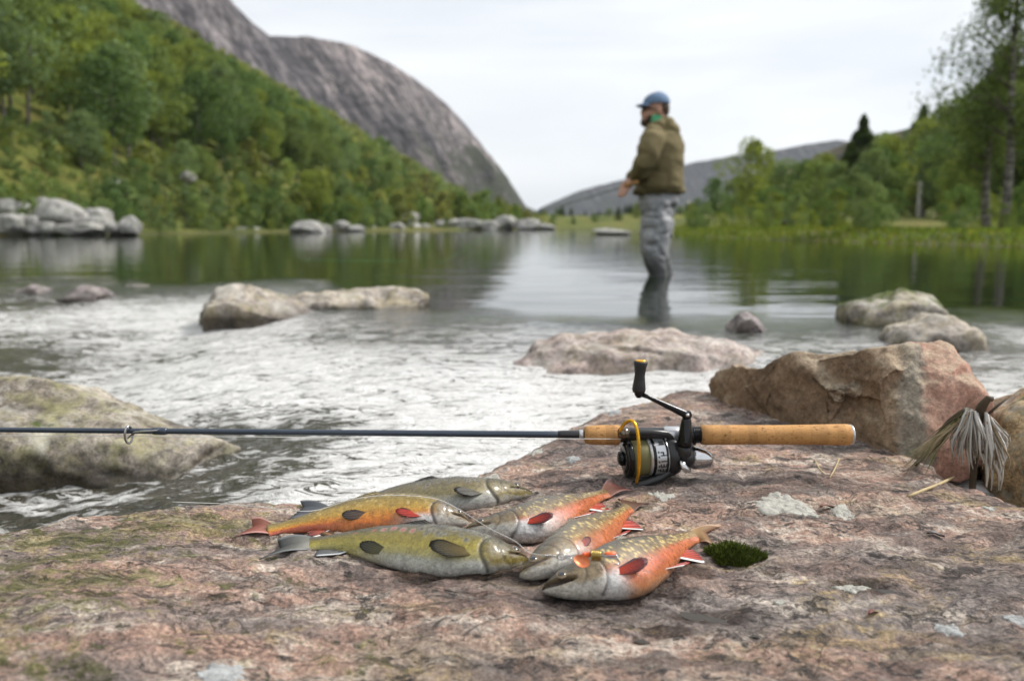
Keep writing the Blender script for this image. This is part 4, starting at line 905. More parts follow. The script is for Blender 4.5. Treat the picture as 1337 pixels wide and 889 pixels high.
# blank: tapers far past the frame
bl = MB(); axd = (tip_dir - ax1).normalized()
pts = [ax1 + Vector((0.02, 0, 0))]; rad = [0.0052]
for k in range(1, 25):
    s = k / 24 * 2.05; pts.append(ax1 + axd * s + Vector((0, 0, -0.012 * (max(s - 0.85, 0)) ** 2))); rad.append(0.0050 - 0.0016 * s)
bl.tube(pts, rad, 14); blank = bl.build('blank', graph, rod)
wr = MB(); q = [ax1 + axd * s for s in (0.002, 0.004, 0.030, 0.034)]; wr.tube(q, [0.0055, 0.0062, 0.0060, 0.0053], 14); wr.build('hook_winding', black, blank)
wr = MB(); q = [ax1 + axd * s for s in (-0.002, -0.001, 0.0035, 0.0045)]; wr.tube(q, [0.0062, 0.0072, 0.0072, 0.0058], 16); wr.build('winding_ring', silver, blank)
def lathe(name, m, prof, parent, seg=24, dy=0.0, yy=567.3):
    mb = MB(); mb.tube([rp(px, yy + (1112 - px) * 0.0015, dy) for px, r in prof], [r * PXM for px, r in prof], seg); return mb.build(name, m, parent)
lathe('fore_grip', cork, [(763, 9), (764.5, 11), (770, 12.2), (785, 13), (800, 13.2), (807, 13), (809, 11.5)], rod)
lathe('rear_grip', cork, [(914, 10.5), (915.5, 12.6), (925, 13.0), (960, 12.8), (1010, 12.6), (1060, 13.2), (1095, 13.9), (1107, 13.8), (1109.5, 12.6)], rod)
lathe('butt_cap', silver, [(1108.5, 13), (1110.5, 13.4), (1112, 12.8), (1113, 10), (1113.2, 2)], rod)
lathe('reel_seat', black, [(808, 9.5), (812, 9.8), (900, 9.8), (915, 9.8)], rod)
lathe('seat_hood', silver, [(866, 10.2), (868, 11.3), (886, 11.3), (888, 10.2)], rod)
th = MB()
for k in range(5): th.tube([rp(904 + k * 2.2, 567.4), rp(905.4 + k * 2.2, 567.4)], 10.9 * PXM, 20)
th.build('seat_thread', blackm, rod)
# the one guide in view, hanging below the blank
gd = MB(); gc = rp(168, 567.5, 0.012); gtop = ax1 + axd * ((ax1.x - rp(200, 560).x))
ring = [gc + Vector((0.35 * math.cos(a), 0.94 * math.cos(a), 0)) * (6.2 * PXM) + Vector((0, 0, 11.5 * PXM * math.sin(a))) for a in np.linspace(0, 2 * math.pi, 29)]
gd.tube(ring, 1.6 * PXM, 8, False); go = gd.build('guide', steel, rod)
ft = MB()
for s in (-1, 1):
    ft.tube([rp(206, 561.5), rp(198, 562.5), gc + Vector((0.01, s * 0.004, 0.001 + 0.004)), gc + Vector((0.001, s * 0.006, -0.004))], [0.0011, 0.0013, 0.0012, 0.001], 8)
ft.build('guide_foot', steel, go)
gw = MB(); gw.tube([ax1 + axd * (ax1.x - rp(px, 560).x) for px in (212, 209, 196, 193)], [0.0047, 0.0054, 0.0054, 0.0047], 12); gw.build('guide_winding', graph, go)

# reel: body is the part, everything on it a sub-part
def rt(mb, pts, r, seg=14, **k): mb.tube([rp(*p) for p in pts], [q * PXM for q in r], seg, **k); return mb
bd = MB()
rt(bd, [(892, 566), (892, 576), (893, 585)], [5, 5.5, 8])                       # stem
rt(bd, [(872, 575), (884, 574), (900, 576), (908, 579)], [2.5, 4.5, 4.5, 2.5])     # foot
rt(bd, [(882, 594), (885, 594), (890, 595), (900, 596), (906, 597)], [17, 18.5, 18.5, 17, 13], 20)
rt(bd, [(893, 576, -0.02), (893, 590, -0.02), (892, 604, -0.018)], [9, 11, 8], 16)
bd.ell(rp(895, 596, -0.012), (0.014, 0.018, 0.016))
reel = bd.build('reel_body', black, rod)
def sub(name, mb, m): return mb.build(name, m, reel)
t = MB(); rt(t, [(902, 597, -.004), (908, 598, -.004), (918, 599, -.004), (927, 600.5, -.004), (930, 601, -.004)], [14.5, 15, 13, 10, 6], 20); sub('rear_cap', t, chrome)
t = MB(); rt(t, [(890, 601, -0.030), (892, 608, -0.034), (897, 614, -0.034), (901, 613, -0.03)], [3.6, 4.6, 4.4, 2.5], 12, squash=0.7); sub('reverse_lever', t, chrome)
# rotor: cup, two arms
AX0, AX1 = rp(812, 598.5, -0.012), rp(882, 593.5, 0.0); axv = (AX1 - AX0)
def ax(px): return AX0 + axv * ((px - 812) / 70.0)
def lat_(mb, prof, seg=32): mb.tube([ax(p) for p, r in prof], [r * PXM for p, r in prof], seg); return mb
t = MB(); lat_(t, [(866, 24.5), (868, 26.5), (876, 26.8), (883, 24), (886, 16)]); sub('rotor', t, black)
t = MB(); rt(t, [(880, 585, -.006), (879, 574, -.006), (870, 566.5, -.010), (850, 564.5, -.014), (830, 564.5, -.018), (818, 565.5, -.020)], [6.5, 6, 5.2, 4.6, 4.4, 4.8], 14); sub('bail_arm', t, black)
t = MB(); rt(t, [(880, 600, -.01), (876, 613, -.016), (862, 624, -.02), (845, 630, -.022), (830, 634, -.022), (824, 635, -.022)], [6.5, 6.5, 6.5, 6.8, 7.5, 5.5], 14); sub('rotor_arm', t, black)
t = MB(); t.tube([rp(808.5, 566, -.026), rp(810, 566, -.026), rp(819, 565.5, -.022), rp(822, 565.5, -.022)], [q * PXM for q in (5, 8, 8, 5)], 18); sub('line_roller', t, plain('smoked_steel', (0.16, 0.13, 0.10), 0.15, 0.9))
t = MB(); bp = spline([rp(812, 572, -.024), rp(811, 560, -.03), rp(818, 551, -.036), rp(826, 549.5, -.044), rp(832, 562, -.052), rp(834.5, 592, -.056), rp(834, 615, -.05), rp(831, 630, -.032)], 40)
t.tube(vv(bp), 2.2 * PXM, 10); sub('bail_wire', t, gold)
# spool
t = MB(); lat_(t, [(815.5, 21), (816.5, 24.2), (820, 24.6), (822, 24.2), (822.5, 20)]); sub('spool_lip', t, blackm)
t = MB(); lat_(t, [(822, 22), (823, 23.2), (832, 23.8), (842, 23.4), (843, 22)]); sub('wound_line', t, braid)
t = MB(); lat_(t, [(842.5, 22), (843.2, 24.6), (848, 25), (864, 25.2), (867, 25), (867.5, 22)], 40); sp = sub('spool_skirt', t, silver)
t = MB(); lat_(t, [(846, 25.25), (847.2, 25.4), (849, 25.4), (850, 25.25)], 40); lat_(t, [(862.5, 25.35), (863, 25.5), (864.4, 25.5), (865, 25.3)], 40); sub('skirt_band', t, blackm)
# the dark print on the skirt: digits of small bars wrapped round the metal
perp = axv.normalized(); e1 = Vector((0, -1, 0)); e1 = (e1 - perp * e1.dot(perp)).normalized(); e2 = perp.cross(e1)
if e2.z < 0: e2 = -e2
prn = MB()
def on_skirt(px, ang, r=25.75): a = R(ang); return ax(px) + (e1 * math.cos(a) + e2 * math.sin(a)) * (r * PXM)
def bar(p0, a0, p1, a1, w=0.75):
    n = 5; pts = [on_skirt(p0 + (p1 - p0) * k / (n - 1), a0 + (a1 - a0) * k / (n - 1)) for k in range(n)]; prn.tube(pts, w * PXM, 6)
SEG = {'0': 'abcdef', '3': 'abcdg', '1': 'bc', '4': 'bcfg', '5': 'acdfg', '8': 'abcdefg'}
def digit(d, px, ang):                                # letters run round the skirt, their tops toward the line
    x0, x1, xm = px - 3.6, px + 3.6, px; a0, a1 = ang + 4.5, ang - 4.5
    s = {'a': (x0, a0, x0, a1), 'b': (x0, a1, xm, a1), 'c': (xm, a1, x1, a1), 'd': (x1, a0, x1, a1), 'e': (xm, a0, x1, a0), 'f': (x0, a0, xm, a0), 'g': (xm, a0, xm, a1)}
    for q in SEG[d]: bar(*s[q])
for k, d in enumerate('4133'): digit(d, 858.5, 22 - k * 17)
for k in range(5): bar(852.5, 30 - k * 14, 852.5, 25 - k * 14, 0.8)
for a in (38, 31): bar(855, a + 22, 862, a + 22, 0.9)
for a in (-58, -66): bar(854, a, 863, a, 1.1)
prn.build('skirt_print', black, reel)
t = MB(); lat_(t, [(816.5, 20), (814.5, 19), (813.5, 15), (813, 9)]); lat_(t, [(813.5, 9), (811, 9), (809, 8), (807.5, 6.5), (806.5, 3)], 20)
for k in range(6):
    a = k * math.pi / 3; t.tube([ax(812.5) + (e1 * math.cos(a) + e2 * math.sin(a)) * 8 * PXM, ax(808.5) + (e1 * math.cos(a) + e2 * math.sin(a)) * 7.4 * PXM], 1.8 * PXM, 8)
sub('drag_knob', t, blackm)
# crank
t = MB(); rt(t, [(894, 582, -.024), (894.5, 576, -.024), (895, 562, -.022), (896, 550, -.02), (896.5, 545, -.02)], [10, 9.2, 8.2, 6.6, 5.2], 18); sub('crank_post', t, blackm)
t = MB(); rt(t, [(900, 541.5, -.02), (893, 540, -.022), (878, 533, -.024), (860, 524.5, -.026), (846, 518, -.028), (839, 515.5, -.028)], [5, 5.2, 4.2, 3.2, 2.7, 3], 14); t.ell(rp(897, 542, -.02), (6.4 * PXM, 6.4 * PXM, 6.4 * PXM)); sub('crank_arm', t, blackm)
t = MB(); rt(t, [(897, 542, -.028), (897, 542, -.0285)], [1.9, 1.9]); rt(t, [(897.5, 542, -.0265), (897.4, 542, -.0275)], [3, 1.5]); sub('crank_screw', t, chrome)
t = MB(); rt(t, [(834, 519, -.028), (834, 515, -.028), (834.2, 511, -.028)], [3, 5.6, 6], 16); sub('knob_collar', t, blackm)
t = MB(); rt(t, [(834, 512, -.028), (834.2, 508, -.028), (834.6, 500, -.028), (835.3, 490, -.028), (836, 480, -.028), (836.6, 473.5, -.028), (836.7, 471.5, -.028)], [7.6, 8.6, 7.6, 6.4, 7.6, 8.9, 8.2], 18); kn = sub('crank_knob', t, rubber)
t = MB(); rt(t, [(836.7, 472, -.028), (836.8, 470.2, -.028), (836.8, 469.6, -.028)], [7.4, 6.8, 4], 18); sub('knob_cap', t, gold)

# ------------------------------------------------------------------ line and lure
line_m = plain('nylon_line', (0.72, 0.72, 0.70), 0.25, 0, 0.05)
def top_of(x, y, tops):
    return tops
ln = MB(); ln.tube([rp(813, 573, -.03), gc + Vector((0.0, 0, -0.002)), rp(-700, 566, 0.02)], 0.0004, 6)
tag(ln.build('fishing_line', line_m), 'thin pale line running along the rod through its guide', 'fishing line')
lp = [P(225, 655, 0.03), P(300, 658, 0.022), P(392, 667, 0.03)]
lp += [s2(0.75, 0.5) + Vector((0, 0, 0.002)), s2(0.6, 0.5) + Vector((0, 0, 0.003)), s2(0.45, 0.42) + Vector((0, 0, 0.003)), s2(0.32, 0.35) + Vector((0, 0, 0.003)), s2(0.2, 0.25) + Vector((0, 0, 0.004)), s2(0.1, 0.1) + Vector((0, 0, 0.004)), P(640, 690, 0.046), P(672, 706, 0.052), P(694, 722, 0.058), P(728, 726, 0.064)]
ln = MB(); ln.tube(vv(spline(lp, 60)), 0.00034, 6)
tag(ln.build('fishing_line', line_m), 'loose pale line draped over the fish to the spinner', 'fishing line')
LZ = 0.066
lb = P(760, 728, 0.058)
lure = thing('spinner_lure', 'brass spinner lure with copper blade and orange tube resting on the gaping char', 'fishing lure', lb)
def lq(px, py, z=LZ): return P(px, py, z)
copper = plain('copper_blade', (0.72, 0.22, 0.09), 0.4, 0.35, 0.12, 300); brass = plain('brass', (0.42, 0.30, 0.10), 0.25, 0.9, 0.2, 300); orange = plain('orange_tube', (0.80, 0.12, 0.02), 0.35, 0, 0.1)
blm = MB(); c0 = lq(750, 727, LZ); c1 = lq(770, 737, LZ - 0.005); dd = (c1 - c0); wv = dd.cross(Vector((0, -0.8, 0.6))).normalized(); nv_ = dd.cross(wv).normalized()
Vb = []; Fb = []; nl, nw = 16, 9
for a in range(nl):
    f = a / (nl - 1); w = 0.0066 * math.sin(math.pi * min(1, 0.06 + f * 0.94)) ** 0.6 * (0.7 + 0.3 * f)
    for k in range(nw):
        g_ = k / (nw - 1) * 2 - 1; Vb.append(c0 + dd * f + wv * (w * g_) + nv_ * (0.003 * (1 - g_ * g_) * math.sin(math.pi * f)))
Fb = [(a * nw + k, (a + 1) * nw + k, (a + 1) * nw + k + 1, a * nw + k + 1) for a in range(nl - 1) for k in range(nw - 1)]
n_ = len(Vb); blm.add(Vb + [p - nv_ * 0.0007 for p in Vb], Fb + [tuple(i + n_ for i in reversed(q)) for q in Fb]); blm.build('blade', copper, lure)
t = MB(); t.tube([lq(700, 723, .055), lq(716, 725.5, .062), lq(735, 727, .064), lq(752, 724.5, LZ), lq(764, 723), lq(790, 725)], 0.0006, 6); t.build('wire_shaft', steel, lure)
t = MB(); ring = [lq(733, 726.5, .066) + Vector((math.cos(a) * 0.004, 0, math.sin(a) * 0.0025)) for a in np.linspace(0, 6.283, 17)]; t.tube(ring, 0.0006, 6, False)
ring = [lq(741, 727, .066) + Vector((math.cos(a) * 0.0036, math.sin(a) * 0.0025, 0)) for a in np.linspace(0, 6.283, 17)]; t.tube(ring, 0.0006, 6, False); t.build('swivel', steel, lure)
t = MB()
for k in range(7): t.tube([lq(712 + k * 3, 724.6 + k * .3, .063), lq(713.4 + k * 3, 724.8 + k * .3, .063)], 0.0012, 8)
t.build('leader_bead_row', steel, lure)
for bx, br_ in ((763, .0022), (768, .0026)): t = MB(); t.ell(lq(bx, 723.8), (br_, br_, br_)); t.build('bead', orange, lure)
t = MB()
for k in range(5): t.tube([lq(771.5 + k * 2.6, 724.6 + k * .15), lq(772.1 + k * 2.6, 724.6 + k * .15), lq(773.6 + k * 2.6, 724.7 + k * .15), lq(774.1 + k * 2.6, 724.7 + k * .15)], [0.0042, 0.0054, 0.0054, 0.0042], 14)
t.build('brass_body', brass, lure)
t = MB(); t.tube([lq(790, 724.5), lq(791, 724.2), lq(803, 723.4), lq(804, 723.4)], [0.0018, 0.0026, 0.0026, 0.0018], 10); t.build('tube', orange, lure)
t = MB()
for a, zz in ((0.0, .068), (2.1, .060), (4.2, .062)):
    c = lq(797, 727, zz); o_ = Vector((0, math.cos(a) * .0045, math.sin(a) * .002))
    t.tube(vv(spline([lq(784, 725), lq(797, 726) + o_ * .6, lq(806, 726) + o_, lq(808, 728) + o_ * 1.7, lq(804, 729.5) + o_ * 1.9, lq(801, 728.5) + o_ * 1.8], 22)), [0.0007] * 20 + [0.0004, 0.0001], 6)
t.build('treble_hook', steel, lure)

# ------------------------------------------------------------------ what grows and lies on the slab
lich_m = None
def lichen_mat(nm, col):
    m, nt, b = new_mat(nm); t_ = N(nt, 'ShaderNodeTexCoord').outputs['Object']; n1 = noise(nt, t_, 120, 6, 0.75); n2 = noise(nt, t_, 420, 3)
    c = mixc(nt, 0.8, col, ramp(nt, n1, [(0.3, 0.45), (0.55, 1.0), (0.75, 1.2)]), 'MULTIPLY'); c = mixc(nt, ramp(nt, n2, [(0.62, 0), (0.68, 0.7)]), c, (0.08, 0.075, 0.06))
    setb(nt, b, col=c, rough=0.95, spec=0.2, normal=bump(nt, n1, 0.8, 0.002)); return m
lw = lichen_mat('white_lichen', (0.42, 0.41, 0.37)); lg = lichen_mat('grey_lichen', (0.36, 0.37, 0.37))
def lichen(px, py, rx, ry, m, seed):
    c = P(px, py, 0); c.z = sz(c.x, c.y); c = P(px, py, c.z); k = c.y / FPX
    sx = rx * k; sy = ry * k * c.y / (CAM_H - c.z) ; nr, na = 16, 72; V = []; F = []
    AA = np.linspace(0, 2 * math.pi, na, endpoint=False); WW = 1 + 0.40 * fbm(np.cos(AA) * 1.8, np.sin(AA) * 1.8, seed * 3.1, 3, seed) + 0.16 * vnoise(np.cos(AA) * 9.0, np.sin(AA) * 9.0, seed, seed)
    for i in range(nr + 1):
        for j in range(na):
            a = AA[j]; q = i / nr; w = WW[j]
            x = c.x + math.cos(a) * sx * q * w; y = c.y + math.sin(a) * sy * q * w; V.append((x, y, q))
    X = np.array([v[0] for v in V]); Y = np.array([v[1] for v in V]); q = np.array([v[2] for v in V])
    Z = slab_z(X, Y) + np.where(q >= 0.999, -0.003, 0.0006 + 0.0032 * (fbm(X * 130, Y * 130, 0, 3, seed) + .55 - .75 * q ** 3).clip(-1, .35))
    F = [(i * na + j, i * na + (j + 1) % na, (i + 1) * na + (j + 1) % na, (i + 1) * na + j) for i in range(nr) for j in range(na)]
    obj('lichen_patch', mesh_np('lichen_patch', np.stack([X, Y, Z], -1), F), m, slab)
for i, a in enumerate([(1018, 660, 34, 13, lw), (1050, 667, 16, 9, lw), (1098, 667, 15, 9, lw), (1238, 826, 19, 13, lg), (1328, 812, 14, 10, lg), (290, 884, 32, 18, lg), (864, 648, 17, 7, lw), (748, 602, 10, 5, lg), (800, 538, 13, 6, lg), (872, 596, 8, 4, lg), (1290, 665, 9, 3, lw), (700, 590, 12, 5, lw), (1020, 790, 11, 5, lw), (1112, 768, 24, 7, lw), (640, 628, 14, 6, lw)]): lichen(*a, i + 3)
# puddles
pm, nt, b = new_mat('puddle_water'); setb(nt, b, col=(0.035, 0.028, 0.02), rough=0.03, spec=0.5, ior=1.33); tt_ = N(nt, 'ShaderNodeTexCoord').outputs['Object']; setb(nt, b, normal=bump(nt, noise(nt, tt_, 60, 3), 0.15, 0.001))
for i, ((cx, cy), ra, rb, an) in enumerate(PUD):
    na = 40; V = [(cx, cy)]
    for j in range(na):
        a = 2 * math.pi * j / na; w = 1 + 0.3 * float(vnoise(np.array([math.cos(a) * 1.6]), np.array([math.sin(a) * 1.6]), i * 5.0, 60 + i)[0]); u, v = math.cos(a) * ra * w, math.sin(a) * rb * w
        V.append((cx + u * math.cos(an) - v * math.sin(an), cy + u * math.sin(an) + v * math.cos(an)))
    X = np.array([v[0] for v in V]); Y = np.array([v[1] for v in V]); z = float(np.mean(slab_z(X, Y, False)[1:])) - 0.0005
    me = bpy.data.meshes.new('puddle'); me.from_pydata([(x, y, z) for x, y in V] , [], [(0, j + 1, (j + 1) % na + 1) for j in range(na)]); me.update()
    tag(obj('puddle', me, pm), 'shallow rain puddle in a dip of the slab', kind='structure')
# moss cushion
rnd = random.Random(4)
mc = P(958, 727, 0); mc.z = sz(mc.x, mc.y); mo = thing('moss_clump', 'small dark green moss cushion beside the tail of the red-bellied char', 'moss', mc)
V = []; F = []; CCm = []
for k in range(2600):
    a = rnd.uniform(0, 6.283); q = math.sqrt(rnd.random()); x = mc.x + math.cos(a) * q * 0.030 * (1 + 0.25 * math.sin(3 * a + 1)); y = mc.y + math.sin(a) * q * 0.017
    z0 = sz(x, y) - 0.001; hgt = 0.014 * (1 - q ** 2.2) + 0.004; p = Vector((x, y, z0 + hgt * rnd.uniform(0.3, 0.9))); d = Vector((math.cos(a) * q * 0.7 + rnd.gauss(0, .4), math.sin(a) * q * 0.7 + rnd.gauss(0, .4), 1)).normalized()
    w = Vector((rnd.gauss(0, 1), rnd.gauss(0, 1), 0)).normalized() * 0.00075; n0 = len(V); l_ = rnd.uniform(0.004, 0.0085)
    V += [p - w, p + w, p + d * l_ * 0.6 + w * .8, p + d * l_]; F += [(n0, n0 + 1, n0 + 2, n0 + 3)]; g_ = rnd.uniform(0.5, 1.5); CCm += [(0.075 * g_, 0.10 * g_, 0.014 * g_)] * 4
t = MB(); t.add(V, F, CCm); tag(t.build('moss_shoots', vcol('moss', 0.9, 0.2, 0, 200), mo, color=True), kind='stuff')
t = MB(); t.ell(mc + Vector((0, 0, 0.001)), (0.026, 0.014, 0.010), None, 24, 10); t.build('moss_cushion', plain('moss_base', (0.03, 0.04, 0.008), 0.95, 0, 0.4, 300, bmp=0.003), mo)

# driftwood caught between the boulders, its bark frayed to pale fibres
DY = 1.16
def dp(px, py, dy=0.0): return PY(px, py, DY + dy)
dw = thing('driftwood', 'frayed driftwood stub with hanging pale bark fibres wedged between boulders', 'driftwood', dp(1255, 640))
wood = plain('dark_wet_wood', (0.07, 0.05, 0.03), 0.8, 0, 0.5, 90, bmp=0.002); fib = vcol('bark_fibre', 0.85, 0.2, 0, 500)
t = MB(); t.tube(vv(spline([dp(1268, 660, .04), dp(1272, 600, .02), dp(1275, 560, 0), dp(1279, 538, 0), dp(1287, 524, -.01), dp(1293, 518, -.012), dp(1296, 521, -.012)], 24)), [0.005] * 12 + [.007, .009, 0.010, .0095, .009, .0085, .008, .0075, .007, .006, .005, .004], 10); st_ = t.build('stub', wood, dw)
t = MB(); t.tube([dp(1291, 540, .01), dp(1302, 530, .01), dp(1314, 520.5, .01)], [0.0022, .002, .0016], 8); t.build('twig', wood, dw)
t = MB(); t.tube(vv(spline([dp(1262, 536), dp(1240, 552, .02), dp(1222, 572, .03), dp(1205, 596, .02), dp(1196, 606, .0)], 20)), [0.006] * 6 + [.005] * 7 + [.0035] * 7, 8); t.build('root', wood, dw)
def fibre(mb, pts, w, c):
    sp_ = vv(spline(pts, 9)); V = []; cc = []
    for k, p in enumerate(sp_):
        ww = w * (1 - 0.75 * (k / 8) ** 2); V += [p + Vector((-ww, 0, 0)), p + Vector((0, -ww * 0.7, 0)), p + Vector((ww, 0, 0)), p + Vector((0, ww * .7, 0))]; cc += [c] * 4
    mb.add(V, [(k * 4 + j, k * 4 + (j + 1) % 4, k * 4 + 4 + (j + 1) % 4, k * 4 + 4 + j) for k in range(8) for j in range(4)], cc)
rnd = random.Random(8)
for nm, n, a0, a1, b0, b1, lo, hi in (('bark_fibres', 95, (1262, 532), (1276, 536), (1243, 580), (1290, 598), 570, 606), ('bark_fibres', 75, (1287, 538), (1294, 544), (1288, 590), (1318, 596), 570, 620)):
    t = MB()
    for k in range(n):
        f = rnd.random(); g_ = min(1, max(0, f + rnd.gauss(0, .12))); py = rnd.uniform(lo, hi) + (rnd.random() < 0.10) * rnd.uniform(8, 30)
        xs = a0[0] + (a1[0] - a0[0]) * f; xe = b0[0] + (b1[0] - b0[0]) * g_; dyo = rnd.uniform(-.018, .006)
        c = rnd.uniform(0.7, 1.15); cc = (0.58 * c, 0.56 * c, 0.53 * c) if rnd.random() < .75 else (0.26 * c, 0.2 * c, 0.13 * c)
        y0 = a0[1] + (a1[1] - a0[1]) * f + rnd.uniform(0, 6)
        fibre(t, [dp(xs, y0, dyo), dp(xs * .6 + xe * .4 + rnd.gauss(0, 1), y0 + (py - y0) * .35, dyo - .008), dp(xe + rnd.gauss(0, 1.2), y0 + (py - y0) * .75, dyo - .008), dp(xe + rnd.gauss(0, 2), py, dyo)], rnd.uniform(.0010, .0028), cc)
    tag(t.build(nm, fib, dw, color=True), kind='stuff')
for (x0, y0, x1, y1, x2, y2, w, c) in [(1283, 592, 1289, 612, 1288, 636, .0035, 1), (1290, 592, 1302, 612, 1308, 632, .0035, 1), (1256, 575, 1257, 596, 1257, 606, .0016, .9), (1264, 580, 1265, 604, 1266, 617, .0016, .8), (1308, 600, 1309, 622, 1306, 640, .002, .9), (1300, 600, 1304, 620, 1304, 640, .0018, .9)]:
    t = MB(); fibre(t, [dp(x0, y0, -.012), dp(x1, y1, -.014), dp(x2, y2, -.012)], w, (0.52 * c, .48 * c, .42 * c)); t.build('bark_strip', fib, dw, color=True)
t = MB(); rnd = random.Random(5)
for k in range(70):
    x0 = rnd.uniform(1240, 1268); y0 = 536 + (1268 - x0) * .9 + rnd.gauss(0, 3); x1 = rnd.uniform(1178, 1215); y1 = 598 + (1205 - x1) * .4 + rnd.gauss(0, 8); c = rnd.uniform(.5, 1.3); gr = rnd.random() < .18
    fibre(t, [dp(x0, y0, rnd.uniform(-.02, .02)), dp((x0 + x1) / 2 + rnd.gauss(0, 3), (y0 + y1) / 2 - rnd.uniform(0, 5), rnd.uniform(-.03, .01)), dp(x1, y1, -.04)], rnd.uniform(.0005, .0012), (0.10 * c, 0.16 * c, 0.03 * c) if gr else (0.26 * c, .2 * c, .12 * c))
tag(t.build('grass_stems', fib, dw, color=True), kind='stuff')
def litter(name, label, cat, pts, r, m, lift=0.004):
    q = []
    for px, py in pts:
        c = P(px, py, 0); z = sz(c.x, c.y) + lift; q.append(P(px, py, z))
    t = MB(); sp_ = vv(spline(q, 14)); t.tube(sp_, [r] * 11 + [r * .8, r * .6, r * .3], 7); return tag(t.build(name, m), label, cat)
straw = plain('dry_straw', (0.42, 0.33, 0.18), 0.8, 0, 0.3)
litter('dry_stick', 'bleached dry stick lying on the slab near the driftwood', 'stick', [(1186, 648), (1205, 640), (1226, 632), (1246, 622)], .0022, straw)
litter('grass_straw', 'bent dry straw under the cork handle', 'straw', [(1064, 600), (1070, 612), (1078, 620)], .0011, straw)
litter('grass_straw', 'dry straw standing splayed below the butt of the rod', 'straw', [(1096, 598), (1090, 612), (1083, 624)], .0011, straw)
def leaf(px, py, r, ang, col, label):
    c = P(px, py, 0); c.z = sz(c.x, c.y) + .003; t = MB(); V = []; n = 9
    for k in range(n):
        f = k / (n - 1); w = r * .42 * math.sin(math.pi * min(1, .04 + f * .96)) ** .8
        for g_ in (-1, -.4, 0, .4, 1):
            u = (f - .5) * 2 * r; v = w * g_; V.append(c + Vector((u * math.cos(ang) - v * math.sin(ang), u * math.sin(ang) + v * math.cos(ang), .0025 * abs(g_) + .002 * math.sin(f * 5))))
    t.add(V, [(k * 5 + j, k * 5 + j + 1, k * 5 + 6 + j, k * 5 + 5 + j) for k in range(n - 1) for j in range(4)]); o = t.build('dead_leaf', plain('dead_leaf', col, .6, 0, .4, 150)); tag(o, label, 'leaf')
leaf(1080, 669, .011, .2, (0.13, 0.035, 0.015), 'curled brown dead leaf between the white lichen patches')
leaf(1142, 800, .008, .4, (0.11, 0.02, 0.015), 'small dark red leaf below the narrow puddle')
leaf(1222, 694, .010, -.2, (0.10, 0.09, 0.085), 'dark leaf flat on the bare pink rock')
# ------------------------------------------------------------------ wading angler
AY = 6.0
def ap(px, py, dy=0.0): return PY(px, py, AY + dy)
K = AY * 1.005 / FPX                                   # metres per pixel there
foot = Vector((ap(858, 300).x, AY, -0.46))
person = thing('person', 'person in olive hooded jacket, blue cap and grey camouflage waders standing knee-deep in the lake', 'person', foot)
skin = plain('skin', (0.50, 0.28, 0.20), 0.55, 0, 0.12, 40)
def px_tube(mb, pts, r, seg=16, squash=1.0): mb.tube([ap(*p) for p in pts], [q * K for q in r], seg, squash=squash); return mb
hd = MB()
Mh = Matrix.Rotation(R(0), 3, 'Z')
hd.ell(ap(856, 140), (0.088, 0.075, 0.108))            # skull
hd.ell(ap(848, 150), (0.062, 0.058, 0.075))            # face
hd.ell(ap(838.5, 147), (0.016, 0.014, 0.022)); hd.ell(ap(841, 142), (0.02, 0.035, 0.014)) # nose, brow
hd.ell(ap(843, 157), (0.034, 0.04, 0.026)); hd.ell(ap(840.5, 153), (0.018, 0.026, 0.011)) # jaw, lips
hd.ell(ap(861, 145, -0.074), (0.018, 0.010, 0.032))    # ear
px_tube(hd, [(860, 152), (862, 168), (864, 182)], [10, 10.5, 13])
hd.tube([ap(863, 182), ap(862, 215), ap(860, 268)], [0.10, 0.10, 0.07], 16)   # trunk under the clothes
for dy, kx in ((-0.10, 0), (0.10, 2)):
    px_tube(hd, [(858 + kx, 272, dy * .7), (852 + kx, 325, dy * 1.1), (860 + kx, 372, dy * 1.1), (862 + kx, 428, dy * 1.1)], [9, 7, 6, 5])
px_tube(hd, [(852, 178, -.16), (843, 214, -.22), (831, 230, -.13), (827, 233, -.11)], [6, 5.5, 5, 4.6])
px_tube(hd, [(860, 178, .18), (848, 216, .22), (824, 234, .06)], [6, 5.5, 5])
def hand(mb, wrist, d, down, n):
    d = d.normalized(); n = n.normalized(); s = d.cross(n).normalized(); palm = wrist + d * 0.045
    mb.ell(palm, (0.028, 0.036, 0.040), None, 12, 8)
    mb.tube([wrist - d * 0.01, palm], [0.026, 0.034], 10)
    for k, (o, L) in enumerate(((-.03, .075), (-.010, .085), (.010, .08), (.028, .062))):
        b = palm + d * 0.035 + s * o; m1 = b + d * (L * .45) + n * 0.012; m2 = m1 + d * (L * .12) + n * (L * .36); m3 = m2 - d * (L * .28) + n * (L * .1)
        mb.tube([b, m1, m2, m3], [0.0115, .0105, .0095, .008], 8)
    b = palm - s * 0.035 - d * 0.01; mb.tube([b, b + d * 0.035 - s * 0.014 + n * .01, b + d * .06 - s * .004 + n * .03], [.014, .012, .0095], 8)
wr_ = ap(827, 233, -.11)
hand(hd, wr_, ap(820, 242, -.11) - wr_, None, Vector((-0.5, 0.2, -1)))
me, _ = solid('body', hd, 0.0065, 3); obj('body', shift_mesh(me, foot), skin, person)

